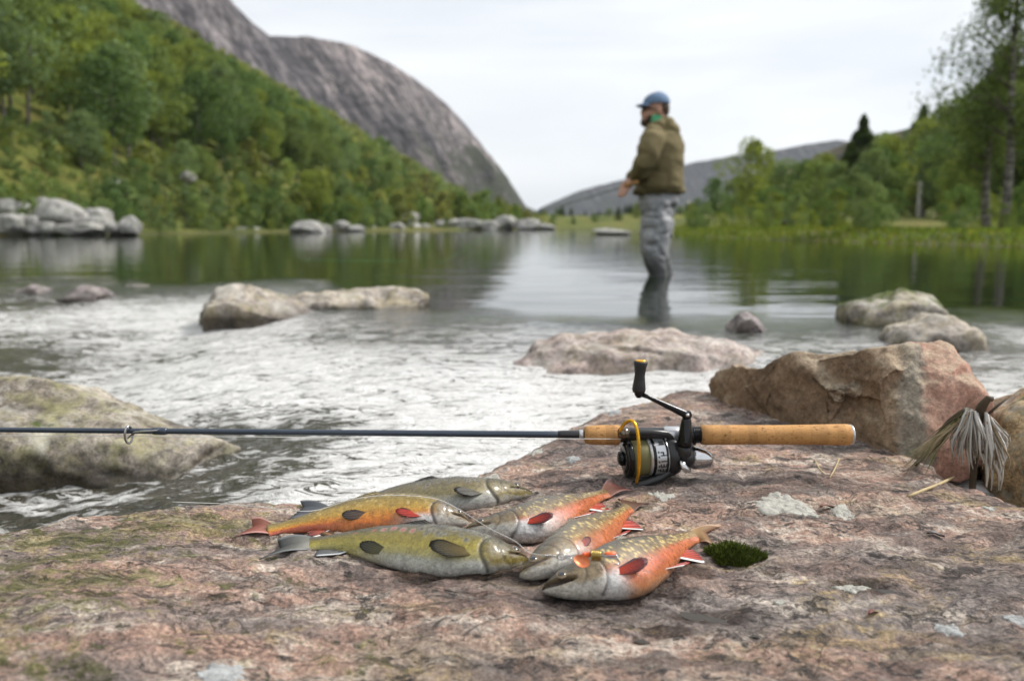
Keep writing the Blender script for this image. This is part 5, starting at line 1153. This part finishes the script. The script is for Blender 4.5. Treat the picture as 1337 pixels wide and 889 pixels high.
jm, nt, b = new_mat('olive_jacket'); t_ = N(nt, 'ShaderNodeTexCoord').outputs['Object']; n1 = noise(nt, t_, 6, 5); n2 = noise(nt, t_, 40, 4)
setb(nt, b, col=mixc(nt, n1, (0.115, 0.095, 0.045), (0.25, 0.205, 0.11)), rough=0.85, spec=0.2, normal=bump(nt, n2, 0.5, 0.01))
jk = MB()
jk.tube([ap(866, 168), ap(865, 176), ap(863, 190), ap(862, 210), ap(861, 232), ap(861, 245), ap(860, 253)], [0.10, 0.17, 0.205, 0.21, 0.215, 0.215, 0.18], 24, squash=0.82, up=(1, 0, 0))
jk.tube([ap(868, 180), ap(873, 205), ap(876, 232), ap(873, 247)], [0.07, 0.09, 0.095, 0.075], 16)     # bloused back
px_tube(jk, [(855, 172, -.13), (850, 184, -.20), (845, 202, -.235), (841, 214, -.235), (836, 223, -.18), (830, 230, -.14), (826.5, 233, -.115)], [13, 15.5, 14.5, 13.5, 12, 9.5, 7.5], 18)
px_tube(jk, [(864, 172, .14), (858, 186, .22), (848, 214, .24), (832, 228, .13), (824, 234, .06)], [13, 15, 13, 11, 9], 18)
px_tube(jk, [(845, 168, -.02), (852, 166, -.07), (862, 164, -.09), (872, 164, -.04), (874, 166, .02)], [4.5, 6, 7, 8, 8], 12)       # collar side
jk.ell(ap(874, 168, -.02), (0.075, 0.13, 0.055), Matrix.Rotation(R(28), 3, 'Y')); jk.ell(ap(866, 160, 0.0), (0.06, 0.10, 0.05), Matrix.Rotation(R(30), 3, 'Y'))   # hood folded on the back
jk.ell(ap(879, 172, -.03), (0.05, 0.12, 0.06)); jk.ell(ap(872, 161, -.02), (0.05, 0.11, 0.04))
for a in np.linspace(0, 6.283, 25)[:-1]:                # gathered hem
    jk.ell(ap(861, 249) + Vector((math.cos(a) * 0.172, math.sin(a) * 0.142, -0.005)), (0.03, 0.03, 0.028), None, 8, 6)
def jd(V, Nn):
    w = fbm(V[:, 0] * 7 + V[:, 2] * 3, V[:, 1] * 7, V[:, 2] * 12, 3, 301); return 0.013 * w - 0.010 * np.exp(-((fbm(V[:, 0] * 4, V[:, 1] * 4, V[:, 2] * 3.2, 2, 305)) / 0.12) ** 2)
me, _ = solid('jacket', jk, 0.009, 4, jd); obj('jacket', shift_mesh(me, foot), jm, person)

wm, nt, b = new_mat('camouflage_waders'); t_ = N(nt, 'ShaderNodeTexCoord').outputs['Object']
n1 = noise(nt, t_, 9, 3, 0.5, 1.2); n2 = noise(nt, N(nt, 'ShaderNodeMapping', {'Vector': t_, 'Location': (5, 3, 1)}).outputs[0], 16, 3, 0.5, 0.8)
c = ramp(nt, n1, [(0.36, (0.24, 0.245, 0.26)), (0.46, (0.29, 0.295, 0.31)), (0.58, (0.36, 0.365, 0.38))]); c = mixc(nt, ramp(nt, n2, [(0.55, 0), (0.62, 0.45)]), c, (0.17, 0.175, 0.195))
gz_ = N(nt, 'ShaderNodeSeparateXYZ', {0: N(nt, 'ShaderNodeNewGeometry').outputs['Position']}).outputs['Z']
wet = N(nt, 'ShaderNodeMapRange', {'Value': math_(nt, 'ADD', gz_, math_(nt, 'MULTIPLY', n1, 0.12)), 'From Min': 0.17, 'From Max': 0.26, 'To Min': 1, 'To Max': 0}).outputs[0]
c = mixc(nt, wet, c, mixc(nt, 1, c, (0.42, 0.42, 0.42), 'MULTIPLY')); setb(nt, b, col=c, rough=N(nt, 'ShaderNodeMapRange', {'Value': wet, 'To Min': .75, 'To Max': .3}).outputs[0], spec=0.35)
wd = MB()
wd.tube([ap(859, 236), ap(859, 256), ap(859, 272)], [0.14, 0.158, 0.16], 20, squash=0.9, up=(1, 0, 0))
wd.ell(ap(873, 262, -.02), (0.075, 0.13, 0.075))       # seat
px_tube(wd, [(856, 264, -.08), (856, 290, -.10), (855, 312, -.11), (854, 328, -.11), (856, 342, -.11), (859, 356, -.105), (861, 378, -.10), (862, 420, -.10)], [21, 20, 18.5, 17.5, 15.5, 13, 12, 11], 18)
px_tube(wd, [(862, 264, .08), (862, 290, .10), (862, 312, .11), (860, 328, .11), (862, 342, .11), (867, 356, .11), (869, 378, .11), (869, 420, .11)], [20, 18, 16, 15, 13.5, 11.5, 11, 10], 18)
def wdisp(V, Nn): return 0.014 * fbm(V[:, 0] * 9, V[:, 1] * 9, V[:, 2] * 11 + V[:, 0] * 8, 3, 311) - 0.016 * np.exp(-(fbm(V[:, 0] * 5, V[:, 1] * 5, V[:, 2] * 9, 2, 315) / 0.14) ** 2)
me, _ = solid('waders', wd, 0.008, 3, wdisp); obj('waders', shift_mesh(me, foot), wm, person)
felt = plain('boot_felt', (0.05, 0.05, 0.045), .9)
for kx, dy in ((862, -.10), (869, .11)):
    bt = MB(); bt.ell(ap(kx - 6, 428, dy), (0.13, 0.055, 0.05)); px_tube(bt, [(kx, 405, dy), (kx, 428, dy)], [11.5, 11.5])
    me, V = solid('boot', bt, 0.012, 2); me.transform(Matrix.Translation((0, 0, -0.455 - float(V[:, 2].min())))); obj('boot', shift_mesh(me, foot), felt, person)
# cap
cp_m = plain('cap_cloth', (0.13, 0.205, 0.33), 0.85, 0, 0.12, 80, bmp=0.003); cp = MB()
cc0 = ap(857, 136); V = []; F = []; nu, nv = 28, 10
for j in range(nv + 1):
    a = math.pi / 2 * j / nv
    for i in range(nu):
        q = 2 * math.pi * i / nu; V.append(cc0 + Vector((math.cos(q) * 0.100 * math.cos(a), math.sin(q) * 0.090 * math.cos(a), 0.085 * math.sin(a) + 0.004 * math.cos(q * 1))))
F = [(j * nu + i, j * nu + (i + 1) % nu, (j + 1) * nu + (i + 1) % nu, (j + 1) * nu + i) for j in range(nv) for i in range(nu)]
V += [v + Vector((0, 0, -0.002)) for v in V[:nu]]; cp.add(V, F); cap_o = cp.build('cap', cp_m, person)
br = MB(); Vt = []; n, m_ = 15, 6
for i in range(n):
    a = R(-58 + 116 * i / (n - 1))
    for j in range(m_):
        q = j / (m_ - 1); r0 = 0.095 + 0.055 * q * math.cos(a) ** 0.5; Vt.append(cc0 + Vector((-math.cos(a) * r0, math.sin(a) * (0.088 + .012 * q), 0.006 - 0.016 * q - 0.02 * (math.sin(a) ** 2) * (1 - .3 * q))))
Ff = [(i * m_ + j, (i + 1) * m_ + j, (i + 1) * m_ + j + 1, i * m_ + j + 1) for i in range(n - 1) for j in range(m_ - 1)]; n0 = len(Vt)
br.add(Vt + [v - Vector((0, 0, .004)) for v in Vt], Ff + [tuple(k + n0 for k in reversed(q)) for q in Ff]); br.build('brim', cp_m, cap_o)
# hair, beard, glasses, neck tube
hm = plain('brown_hair', (0.07, 0.045, 0.03), 0.8, 0, 0.4, 90, bmp=0.004)
h_ = MB(); h_.ell(ap(864, 141), (0.058, 0.072, 0.06)); h_.ell(ap(868, 147), (0.032, 0.055, 0.035)); me, _ = solid('hair', h_, 0.007, 2, lambda V, Nn: 0.004 * fbm(V[:, 0] * 50, V[:, 1] * 50, V[:, 2] * 20, 2, 4)); obj('hair', shift_mesh(me, foot), hm, person)
h_ = MB(); h_.ell(ap(842.5, 160), (0.036, 0.045, 0.036)); h_.ell(ap(848, 155, -.035), (0.030, 0.026, 0.035)); h_.ell(ap(848, 155, .035), (0.03, 0.026, 0.035)); me, _ = solid('beard', h_, 0.007, 2, lambda V, Nn: 0.005 * fbm(V[:, 0] * 50, V[:, 1] * 50, V[:, 2] * 20, 2, 6)); obj('beard', shift_mesh(me, foot), hm, person)
gl = MB(); gl.ell(ap(840.5, 143, -.03), (0.012, 0.026, 0.016)); gl.ell(ap(840.5, 143, .03), (0.012, 0.026, 0.016)); gl.tube([ap(841, 142, -.055), ap(850, 142, -.068), ap(859, 143, -.073)], 0.004, 6); gl.build('sunglasses', plain('dark_lens', (0.01, 0.01, 0.012), .12), person)
bf = MB(); bf.tube([ap(854, 150.5), ap(855.5, 155), ap(857, 161), ap(859, 168)], [0.062, 0.070, 0.074, 0.08], 22, squash=.95, up=(1, 0, 0)); bf.build('neck_gaiter', plain('green_fleece', (0.10, 0.42, 0.22), .9, 0, .25, 60, bmp=.004), person)
# his rod and line
rodm = plain('fly_rod', (0.10, 0.13, 0.08), .3); fl = MB(); grip0 = ap(818, 238.5, -.08); fp_ = ap(818, 242.5, -.12)
tipw = PY(640, 303, 8.0); dv = (tipw - fp_)
fr = thing('fly_rod', 'thin fly rod held low by the wading angler', 'fishing rod', fp_)
t = MB(); t.tube([fp_ - dv * .06, fp_ - dv * .05, fp_ + dv * .03, fp_ + dv * .04], [.009, .013, .011, .006], 10); t.build('grip', cork, fr)
t = MB(); t.tube([fp_ + dv * .03, fp_ + dv * .5 + Vector((0, 0, .02)), tipw], [.0045, .003, .0014], 8); t.build('blank', rodm, fr)
t = MB(); wpt = P(575, 341.5, 0.001); t.tube(vv(spline([tipw, tipw.lerp(wpt, .5) + Vector((0, 0, -.02)), wpt, P(520, 340.5, .003), P(450, 340, .003), P(395, 339.5, .003)], 30)), 0.0014, 6)
tag(t.build('fly_line', plain('green_fly_line', (0.16, 0.45, 0.16), .5)), 'bright green fly line running from the rod tip onto the lake', 'fishing line')
# ------------------------------------------------------------------ trees and shrubs
def leaf_mat(name, tint=(1, 1, 1), hue=0.25):
    m = bpy.data.materials.new(name); m.use_nodes = True; nt = m.node_tree; nt.nodes.clear(); out = nt.nodes.new('ShaderNodeOutputMaterial')
    a = N(nt, 'ShaderNodeAttribute', attribute_name='Col').outputs['Color']; oi = N(nt, 'ShaderNodeObjectInfo').outputs['Color']
    c = mixc(nt, 1.0, a, oi, 'MULTIPLY')
    d = N(nt, 'ShaderNodeBsdfDiffuse', {'Color': c}); tr = N(nt, 'ShaderNodeBsdfTranslucent', {'Color': mixc(nt, 1.0, c, (1.25, 1.2, 0.5), 'MULTIPLY')}); ms = N(nt, 'ShaderNodeMixShader', {0: 0.4})
    nt.links.new(d.outputs[0], ms.inputs[1]); nt.links.new(tr.outputs[0], ms.inputs[2]); nt.links.new(ms.outputs[0], out.inputs['Surface']); return m
birch_leaf = leaf_mat('birch_leaves'); pine_leaf = leaf_mat('pine_needles', (0.8, 0.85, 1.0))
bark_m = plain('bark', (0.13, 0.11, 0.09), .9, 0, .4, 8); bbark, nt, b = new_mat('birch_bark'); t_ = N(nt, 'ShaderNodeTexCoord').outputs['Object']
bz = noise(nt, N(nt, 'ShaderNodeMapping', {'Vector': t_, 'Scale': (1, 1, 5)}).outputs[0], 3, 5, .7); setb(nt, b, col=ramp(nt, bz, [(.44, (.04, .036, .03)), (.58, (.24, .22, .20)), (.75, (.50, .48, .45))]), rough=.8)
def cards(Cn, size, rs, col, flat=0.0, up=None):
    n = len(Cn); a = rs.normal(size=(n, 3)); a[:, 2] *= (1 - flat); a /= np.linalg.norm(a, axis=1)[:, None]; b_ = np.cross(a, rs.normal(size=(n, 3))); b_ /= np.linalg.norm(b_, axis=1)[:, None]
    s = (size * rs.uniform(.6, 1.3, n))[:, None]; V = np.stack([Cn - a * s, Cn + b_ * s * .6, Cn + a * s, Cn - b_ * s * .6], 1).reshape(-1, 3)
    return V, np.arange(n * 4).reshape(-1, 4), np.repeat(col, 4, axis=0)
def crown_pts(rs, kind, n, H):
    """leaf positions and shade of green for a tree H high"""
    if kind == 'pine':
        z = rs.uniform(.16, 1, n) ** 0.8 * H; lay = .5 + .5 * np.sin(z / H * 42 + rs.uniform(0, 6)); r = (1 - (z / H)) ** .75 * H * .40 * (.55 + .45 * lay); a = rs.uniform(0, 6.283, n); q = rs.uniform(.25, 1, n) ** .6
        return np.stack([np.cos(a) * r * q, np.sin(a) * r * q, z - r * q * .25], -1)
    k = 20 if kind != 'shrub' else 12; cz = {'birch': (.30, 1.0), 'shrub': (.05, .95), 'tall': (.28, 1.0)}[kind]; wd_ = {'birch': .36, 'shrub': .55, 'tall': .20}[kind]
    out = []
    t = np.linspace(0, 1, k) + rs.normal(0, .03, k)
    for i in range(k):
        f = np.clip(t[i], 0.02, .98); env = np.sin(np.pi * (f * .86 + .12)) ** .7; a = rs.uniform(0, 6.283); rr = H * wd_ * env * rs.uniform(.25, 1.0)
        c = np.array([math.cos(a) * rr, math.sin(a) * rr, H * (cz[0] + (cz[1] - cz[0]) * f)]); s = H * rs.uniform(.09, .16) * (.7 + .5 * env)
        m_ = n // k; d = rs.normal(size=(m_, 3)); d /= np.linalg.norm(d, axis=1)[:, None]; out.append(c + d * (s * rs.uniform(.35, 1, m_) ** .5)[:, None] * np.array([1.15, 1.15, .85]))
    return np.concatenate(out)
def greens(rs, n, kind):
    if kind == 'pine': base = np.array([[.070, .105, .045]])
    else: base = np.array([[.190, .255, .100]])
    c = base * rs.uniform(.55, 1.35, (n, 1)); return c
def trunk_mesh(rs, kind, H):
    mb = MB(); lean = rs.normal(0, .035, 2); r0 = H * {'pine': .020, 'birch': .013, 'shrub': .012, 'tall': .012}[kind]
    pts = [Vector((lean[0] * H * f * f + .012 * H * math.sin(f * 5), lean[1] * H * f, f * H * .9)) for f in np.linspace(-.03, 1, 8)]
    mb.tube(pts, [r0 * (1.25 - f * 1.1) for f in np.linspace(0, 1, 8)], 7)
    for k in range(7):
        f = rs.uniform(.25, .8); p = Vector((lean[0] * H * f * f, lean[1] * H * f, f * H * .9)); a = rs.uniform(0, 6.283); L = H * rs.uniform(.12, .24); d = Vector((math.cos(a), math.sin(a), .7 if kind != 'pine' else .05))
        mb.tube([p, p + d * L * .5, p + d * L + Vector((0, 0, L * .1))], [r0 * .45, r0 * .3, r0 * .1], 5)
    return mb
PROTO = {}
def proto(kind, v, n=3400, H=6.0, leaf=0.118):
    rs = np.random.RandomState(v * 17 + len(kind)); p = crown_pts(rs, kind, n, H); V, F, cl = cards(p, leaf, rs, greens(rs, len(p), kind), .3 if kind == 'pine' else 0)
    me = mesh_np('crown', V, F, cl, False); me.materials.append(pine_leaf if kind == 'pine' else birch_leaf)
    tb = trunk_mesh(rs, kind, H); tm = bpy.data.meshes.new('trunk'); tm.from_pydata([tuple(q) for q in tb.v], [], tb.f); tm.materials.append(bbark if kind in ('birch', 'tall') else bark_m); tm.update()
    return (me, tm, p)
for kind, cnt in (('birch', 6), ('shrub', 4), ('pine', 3), ('tall', 3)):
    PROTO[kind] = [proto(kind, v) for v in range(cnt)]
TONES = {'dark green': (.66, .78, .85), 'mid green': (1, 1, 1), 'yellow-green': (1.18, 1.08, .8), 'grey-green': (.98, 1.0, 1.35)}; TN = list(TONES)
def tree(kind, v, x, y, z, H, label, cat, group, rot, name, tone=None):
    me, tm, _ = PROTO[kind][v % len(PROTO[kind])]; e = thing(name, label, cat, (x, y, z), group); s = H / 6.0; e.scale = (s, s, s); e.rotation_euler = (0, 0, rot)
    for nm, m_ in (('trunk', tm), ('crown', me)):
        o = bpy.data.objects.new(nm, m_); C.objects.link(o); o.parent = e
        if nm == 'crown':
            t_ = TONES[tone or TN[v % 4]]; j = 1 + .12 * math.sin(x * 3.1 + y * 1.7); o.color = (t_[0] * j, t_[1] * j, t_[2] * j, 1)
    return e
def tz(x, y): return float(terrain_z(np.array([x]), np.array([y]))[0])
rnd = random.Random(21); cand = []
yy_ = 30.0
while yy_ < 620:
    step = max(3.9, yy_ * .032); L = 17.0
    while L < 165:
        cand.append((-(L + rnd.uniform(-.5, .5) * step) + .026 * yy_, yy_ + rnd.uniform(-.5, .5) * step)); L += step
    yy_ += step
for k in range(420):                                   # the flat strip between shore and slope
    y = rnd.uniform(44, 420); cand.append((-rnd.uniform(-3, 20) + .026 * y, y))
cx_ = np.array(cand); cd_ = -poly_sdf(cx_[:, 0], cx_[:, 1], LAKE); cz_ = terrain_z(cx_[:, 0], cx_[:, 1])
T = []
for (x, y), d_, z in zip(cand, cd_, cz_):
    l = -(x - .026 * y)
    if d_ < 1.2: continue
    H = rnd.uniform(5.4, 8.8) if l > 27 else rnd.uniform(2.0, 4.0)
    if l < 24: H = min(H, max(1.0, .50 * (l + 2) - z * 0.5 + 1.0))
    if d_ < 4: H = min(H, rnd.uniform(.6, 1.5))
    if 17 < l < 25 and y < 80:
        if rnd.random() < .35: continue
        H = rnd.uniform(.9, 2.3)
    px, py, f = to_px(x, y, z)
    if px < -120 or px > 760 or py < -160 or f < 5: continue
    T.append((FPX * H / f, x, y, float(z), H, 'shrub' if H < 2.9 else 'birch'))
T.sort(reverse=True)
NI = 285
for i, (s, x, y, z, H, kind) in enumerate(T[:NI]):
    tn = rnd.choice(TN); wh = 'low on' if z < 9 else 'partway up' if z < 24 else 'high on'; sz_ = 'tall' if H > 7.7 else 'small' if H < 6.4 else 'full-crowned'
    if kind == 'shrub': tree('shrub', i, x, y, z - .05, H, tn + ' shrub on the open bank below the left slope', 'shrub', 'shrubs on the left bank', rnd.uniform(0, 6.28), 'shrub', tn)
    else: tree('birch', i, x, y, z - .1, H, f'{sz_} {tn} birch {wh} the wooded left slope', 'tree', 'birches on the left slope', rnd.uniform(0, 6.28), 'birch_tree', tn)
for i in range(230):
    y = rnd.uniform(29, 78); l = rnd.uniform(12, 29); x = -l + .026 * y; px, py, f = to_px(x, y, 0); d_ = -float(poly_sdf(np.array([x]), np.array([y]), LAKE)[0])
    if d_ < .5 or px < -60: continue
    tn = rnd.choice(TN); H = rnd.uniform(.5, 1.1) if d_ < 3 else rnd.uniform(.8, 2.4)
    tree('shrub', i, x, y, tz(x, y) - .05, H, ('knee-high ' if H < 1 else 'waist-high ' if H < 1.5 else 'tall ') + tn + (' shrub at the water edge' if d_ < 2.5 else ' shrub in the middle' if l < 22 else ' shrub at the wood edge') + (' of the left bank near the heaped boulders' if px < 260 else ' of the left bank past the heaped boulders'), 'shrub', 'shrubs on the left bank', rnd.uniform(0, 6.28), 'shrub', tn)
# the rest of the wood reads as one mass
Vs = []; Cs = []; rs = np.random.RandomState(3)
for s, x, y, z, H, kind in T[NI:]:
    n = int(np.clip(s * 4.0, 40, 240)); p = PROTO['birch'][rs.randint(6)][2]; q = p[rs.choice(len(p), n)] * (H / 6.0)
    a = rs.uniform(0, 6.28); q = np.stack([q[:, 0] * math.cos(a) - q[:, 1] * math.sin(a), q[:, 0] * math.sin(a) + q[:, 1] * math.cos(a), q[:, 2]], -1) + np.array([x, y, z - .2])
    g_ = greens(rs, n, 'birch') * rs.uniform(.75, 1.2) * np.array([rs.uniform(.85, 1.3), 1, 1])
    V, F, cl = cards(q, H * .085 * math.sqrt(240 / n) * .8, rs, g_); Vs.append(V); Cs.append(cl)
V = np.concatenate(Vs); tag(obj('distant_woodland', mesh_np('distant_woodland', V, np.arange(len(V)).reshape(-1, 4), np.concatenate(Cs), False), birch_leaf), 'dense green birch wood covering the upper left slope', 'woodland', kind='stuff')
# right bank: placed one by one from the photograph  (px, foot y, height in px, distance)
def rtree(kind, px, hpx, Y, label, group=None, v=0, name=None, foot=None):
    x = (px - 668.5) / FPX * Y * 1.0; z = tz(x, Y); H = hpx * 1.18 * Y / FPX
    return tree(kind, v, x, Y, z - .05, H, label, 'tree' if kind != 'shrub' else 'shrub', group, px * 1.3, name or {'pine': 'pine_tree', 'birch': 'birch_tree', 'shrub': 'shrub', 'tall': 'birch_tree'}[kind])
rtree('pine', 1115, 108, 62, 'tall dark pine standing above the right bank', None, 1)
rtree('pine', 1100, 84, 66, 'dark pine crowding the left side of the tallest pine', None, 2)
rtree('birch', 975, 84, 70, 'round-crowned dark tree nearest the hazy ridge on the right bank', None, 2)
rtree('pine', 1190, 120, 130, 'dark spruce top rising behind the utility pole', None, 0)
g_ = 'leafy trees behind the right bank'
for i, (px, h, Y) in enumerate([(930, 48, 90), (955, 52, 95), (1000, 62, 90), (1020, 70, 85), (1040, 66, 80), (1060, 64, 75), (1070, 78, 95), (1085, 55, 60), (1140, 70, 60), (1142, 95, 80), (1146, 85, 70), (1136, 70, 58), (1250, 92, 62), (1258, 110, 70), (1172, 80, 112), (1200, 92, 118), (1218, 84, 110), (1186, 70, 122), (1240, 64, 45), (1245, 80, 50), (1255, 120, 60), (1275, 104, 46), (1290, 130, 56), (1310, 140, 52), (1330, 128, 46), (1345, 150, 50), (1370, 140, 45), (1240, 130, 90), (1265, 140, 95), (1300, 160, 90), (1200, 120, 110), (1335, 170, 85), (1390, 170, 60), (1420, 160, 50)]):
    rtree('birch', px, h, Y, f"leafy {TN[i % 4]} tree {'just behind' if Y < 62 else 'well behind'} the right bank", g_, i)
g_ = 'trees on the right hillside'
rnd = random.Random(77)
for i in range(110):
    Y = rnd.uniform(110, 330); l = rnd.uniform(34, 175); x = l + .026 * Y; z = tz(x, Y); px, py, f = to_px(x, Y, z); H = rnd.uniform(4.5, 8)
    if px > 1420: continue
    kd = 'pine' if rnd.random() < .3 else 'birch'
    tree(kd, i, x, Y, z - .1, H, f"{TN[i % 4]} {'conifer' if kd == 'pine' else 'leafy tree'} {'at the foot of' if z < 6 else 'on'} the wooded hillside above the right bank", 'tree', g_, rnd.uniform(0, 6), 'hillside_tree')
g_ = 'shrubs along the right bank'
for i in range(60):
    px = rnd.uniform(890, 1400); Y = rnd.uniform(24, 55); x = (px - 668.5) / FPX * Y
    if float(poly_sdf(np.array([x]), np.array([Y]), LAKE)[0]) > -2.2 or 1160 < px < 1222: continue
    tree('shrub', i, x, Y, tz(x, Y) - .05, rnd.uniform(.8, 1.9), TN[i % 4] + ' shrub on the grassy right bank', 'shrub', g_, rnd.uniform(0, 6), 'shrub')
rtree('shrub', 1005, 40, 34, 'round dark green bush beside the pale bank boulder', None, 2)
rtree('shrub', 1300, 34, 21, 'dark thicket at the foot of the leaning birch', None, 1)
rtree('shrub', 1255, 28, 19, 'low dark bush on the bank left of the leaning birch', None, 3)
rtree('shrub', 1350, 44, 20, 'dark bush overhanging the water past the birch trunks', None, 0)
g_ = 'small trees at the far end of the lake'
for i in range(34):
    px = 702 + i * 5.9 + rnd.uniform(-3, 3); Y = rnd.uniform(125, 260); x = (px - 668.5) / FPX * Y
    kd = 'pine' if rnd.random() < .6 else 'birch'
    tree(kd, i, x, Y, tz(x, Y) - .1, rnd.uniform(2.6, 4.6) * Y / 190, f"small {TN[i % 4]} {'conifer' if kd == 'pine' else 'leafy tree'} in the row closing the far end of the lake", 'tree', g_, rnd.uniform(0, 6), 'lakeside_tree')
# the tall open birch at the right, with its own limbs
def big_birch(px, Y, H, seed, label, lean, n):
    x = (px - 668.5) / FPX * Y; z = tz(x, Y); rs = np.random.RandomState(seed); e = thing('birch_tree', label, 'tree', (x, Y, z - .05)); mb = MB(); pts = []
    for f in np.linspace(0, 1, 14): pts.append(Vector((lean * H * f + .10 * math.sin(f * 6 + seed), .05 * H * f, f * H)))
    mb.tube(pts, [.105 * (1.1 - f) + .012 for f in np.linspace(0, 1, 14)], 10); ends = []
    lm = MB()
    for k in range(30):
        f = rs.uniform(.32, .98); p = pts[int(f * 13)]; a = rs.uniform(0, 6.283); L = H * (.26 * (1 - f) + .07) * rs.uniform(.6, 1.2); d = Vector((math.cos(a), math.sin(a), rs.uniform(.5, 1.1))); q1 = p + d * L * .6; q2 = q1 + Vector((d.x * L * .5, d.y * L * .5, -.05 * L))
        lm.tube([p, p + d * L * .3, q1, q2], [.032, .024, .014, .005], 6)
        for s in np.linspace(.35, 1, 9): ends.append((p + d * L * .6 * min(1, s * 1.3) if s < .75 else q1.lerp(q2, (s - .75) * 4), L))
    o = MB.build(mb, 'trunk', bbark, None); o.parent = e
    o = MB.build(lm, 'limbs', bark_m, None); o.parent = e
    Cn = []
    for p, L in ends:
        m_ = max(4, n // len(ends)); d = rs.normal(size=(m_, 3)) * np.array([.16, .16, .22]) * (.6 + L * .25); d[:, 2] -= np.abs(rs.normal(size=m_)) * .18; Cn.append(np.array(p) + d)
    Cn = np.concatenate(Cn); V, F, cl = cards(Cn, .052, rs, greens(rs, len(Cn), 'birch') * np.array([.8, .8, .9])); me = mesh_np('crown', V, F, cl, False); obj('crown', me, birch_leaf, e)
big_birch(1300, 21.5, 8.2, 7, 'tall open birch leaning over the water with pale trunk', .035, 9000)
big_birch(1281, 23.5, 5.6, 9, 'shorter birch with double pale trunk beside the tall open birch', .02, 6500)
big_birch(1352, 22.5, 7.4, 12, 'dense birch standing behind the tall leaning birch', .03, 11000)
# utility poles with wires
pole_m = plain('weathered_pole', (0.50, 0.48, 0.44), .9, 0, .2, 6)
def pole(px, top, foot_y, Y, label):
    x = (px - 668.5) / FPX * Y; z = tz(x, Y); a = PY(px, top, Y); e = thing('utility_pole', label, 'utility pole', (x, Y, z)); t = MB(); t.tube([Vector((x, Y, z - .3)), Vector((x, Y, a.z))], [.3, .24], 10); t.build('post', pole_m, e)
    t = MB(); t.box((-.8, -.06, -.06), (.8, .06, .06), None, (x, Y - .16, a.z - .45)); t.build('crossarm', pole_m, e, False)
    for s in (-.7, .7): t = MB(); t.tube([Vector((x + s, Y - .16, a.z - .38)), Vector((x + s, Y - .16, a.z - .22))], [.05, .04], 8); t.build('insulator', pole_m, e)
    return Vector((x, Y, a.z - .3)), e
p1, e1_ = pole(1193, 236, 290, 95, 'pale utility pole on the meadow before the right hillside'); p2, e2_ = pole(896, 262, 290, 170, 'distant thin utility pole beyond the wading angler')
wm_ = plain('wire', (.1, .1, .1), .5)
for s in (-.7, .7):
    a = p1 + Vector((s, -.16, 0)); b_ = p2 + Vector((s, -.16, 0)); c_ = a + (a - b_) * .8; t = MB()
    t.tube([a.lerp(b_, f) - Vector((0, 0, 4 * 1.2 * f * (1 - f))) for f in np.linspace(0, 1, 14)], .02, 5); t.build('wire', wm_, e1_)
# bank grass
Vs = []; Fs = []; Cs = []; rs = np.random.RandomState(9); pts = []
px_ = rs.uniform(860, 1420, 60000); Y_ = np.where(rs.random(60000) < .8, rs.uniform(12, 42, 60000), rs.uniform(40, 70, 60000)); X_ = (px_ - 668.5) / FPX * Y_; d_ = -poly_sdf(X_, Y_, LAKE)
ok = (d_ > 0) & (d_ < 9); X_, Y_ = X_[ok][:9000], Y_[ok][:9000]; pts = np.stack([X_, Y_, terrain_z(X_, Y_)], -1)
P_ = np.array(pts); n = len(P_); h = rs.uniform(.03, .13, n)[:, None]; a = rs.uniform(0, 3.14, n); w = np.stack([np.cos(a), np.sin(a), 0 * a], -1) * rs.uniform(.02, .05, n)[:, None]; le = np.stack([rs.normal(0, .1, n), rs.normal(0, .1, n), np.ones(n)], -1)
V = np.stack([P_ - w, P_ + w, P_ + le * h * .7 + w * .6, P_ + le * h], 1).reshape(-1, 3); cl = np.array([[.14, .20, .05]]) * rs.uniform(.6, 1.4, (n, 1)) * np.where(rs.random((n, 1)) < .25, np.array([[1.4, 1.05, .9]]), 1.0)
tag(obj('bank_grass', mesh_np('bank_grass', V, np.arange(n * 4).reshape(-1, 4), np.repeat(cl, 4, 0), False), birch_leaf), 'rough grass fringing the right bank', 'grass', kind='stuff')
# ------------------------------------------------------------------ the air of the valley
def build_haze():
    mb = MB(); mb.box((-4700, -4700, -8), (4700, 4700, 560)); m = bpy.data.materials.new('valley_haze'); m.use_nodes = True; nt = m.node_tree; nt.nodes.clear()
    o = nt.nodes.new('ShaderNodeOutputMaterial'); v = nt.nodes.new('ShaderNodeVolumePrincipled'); v.inputs['Color'].default_value = (0.86, 0.92, 1.0, 1); v.inputs['Density'].default_value = 0.00010; v.inputs['Anisotropy'].default_value = 0.2
    nt.links.new(v.outputs[0], o.inputs['Volume']); tag(mb.build('haze', m, None, False), 'thin pale haze filling the valley', 'haze', kind='stuff')
build_haze()
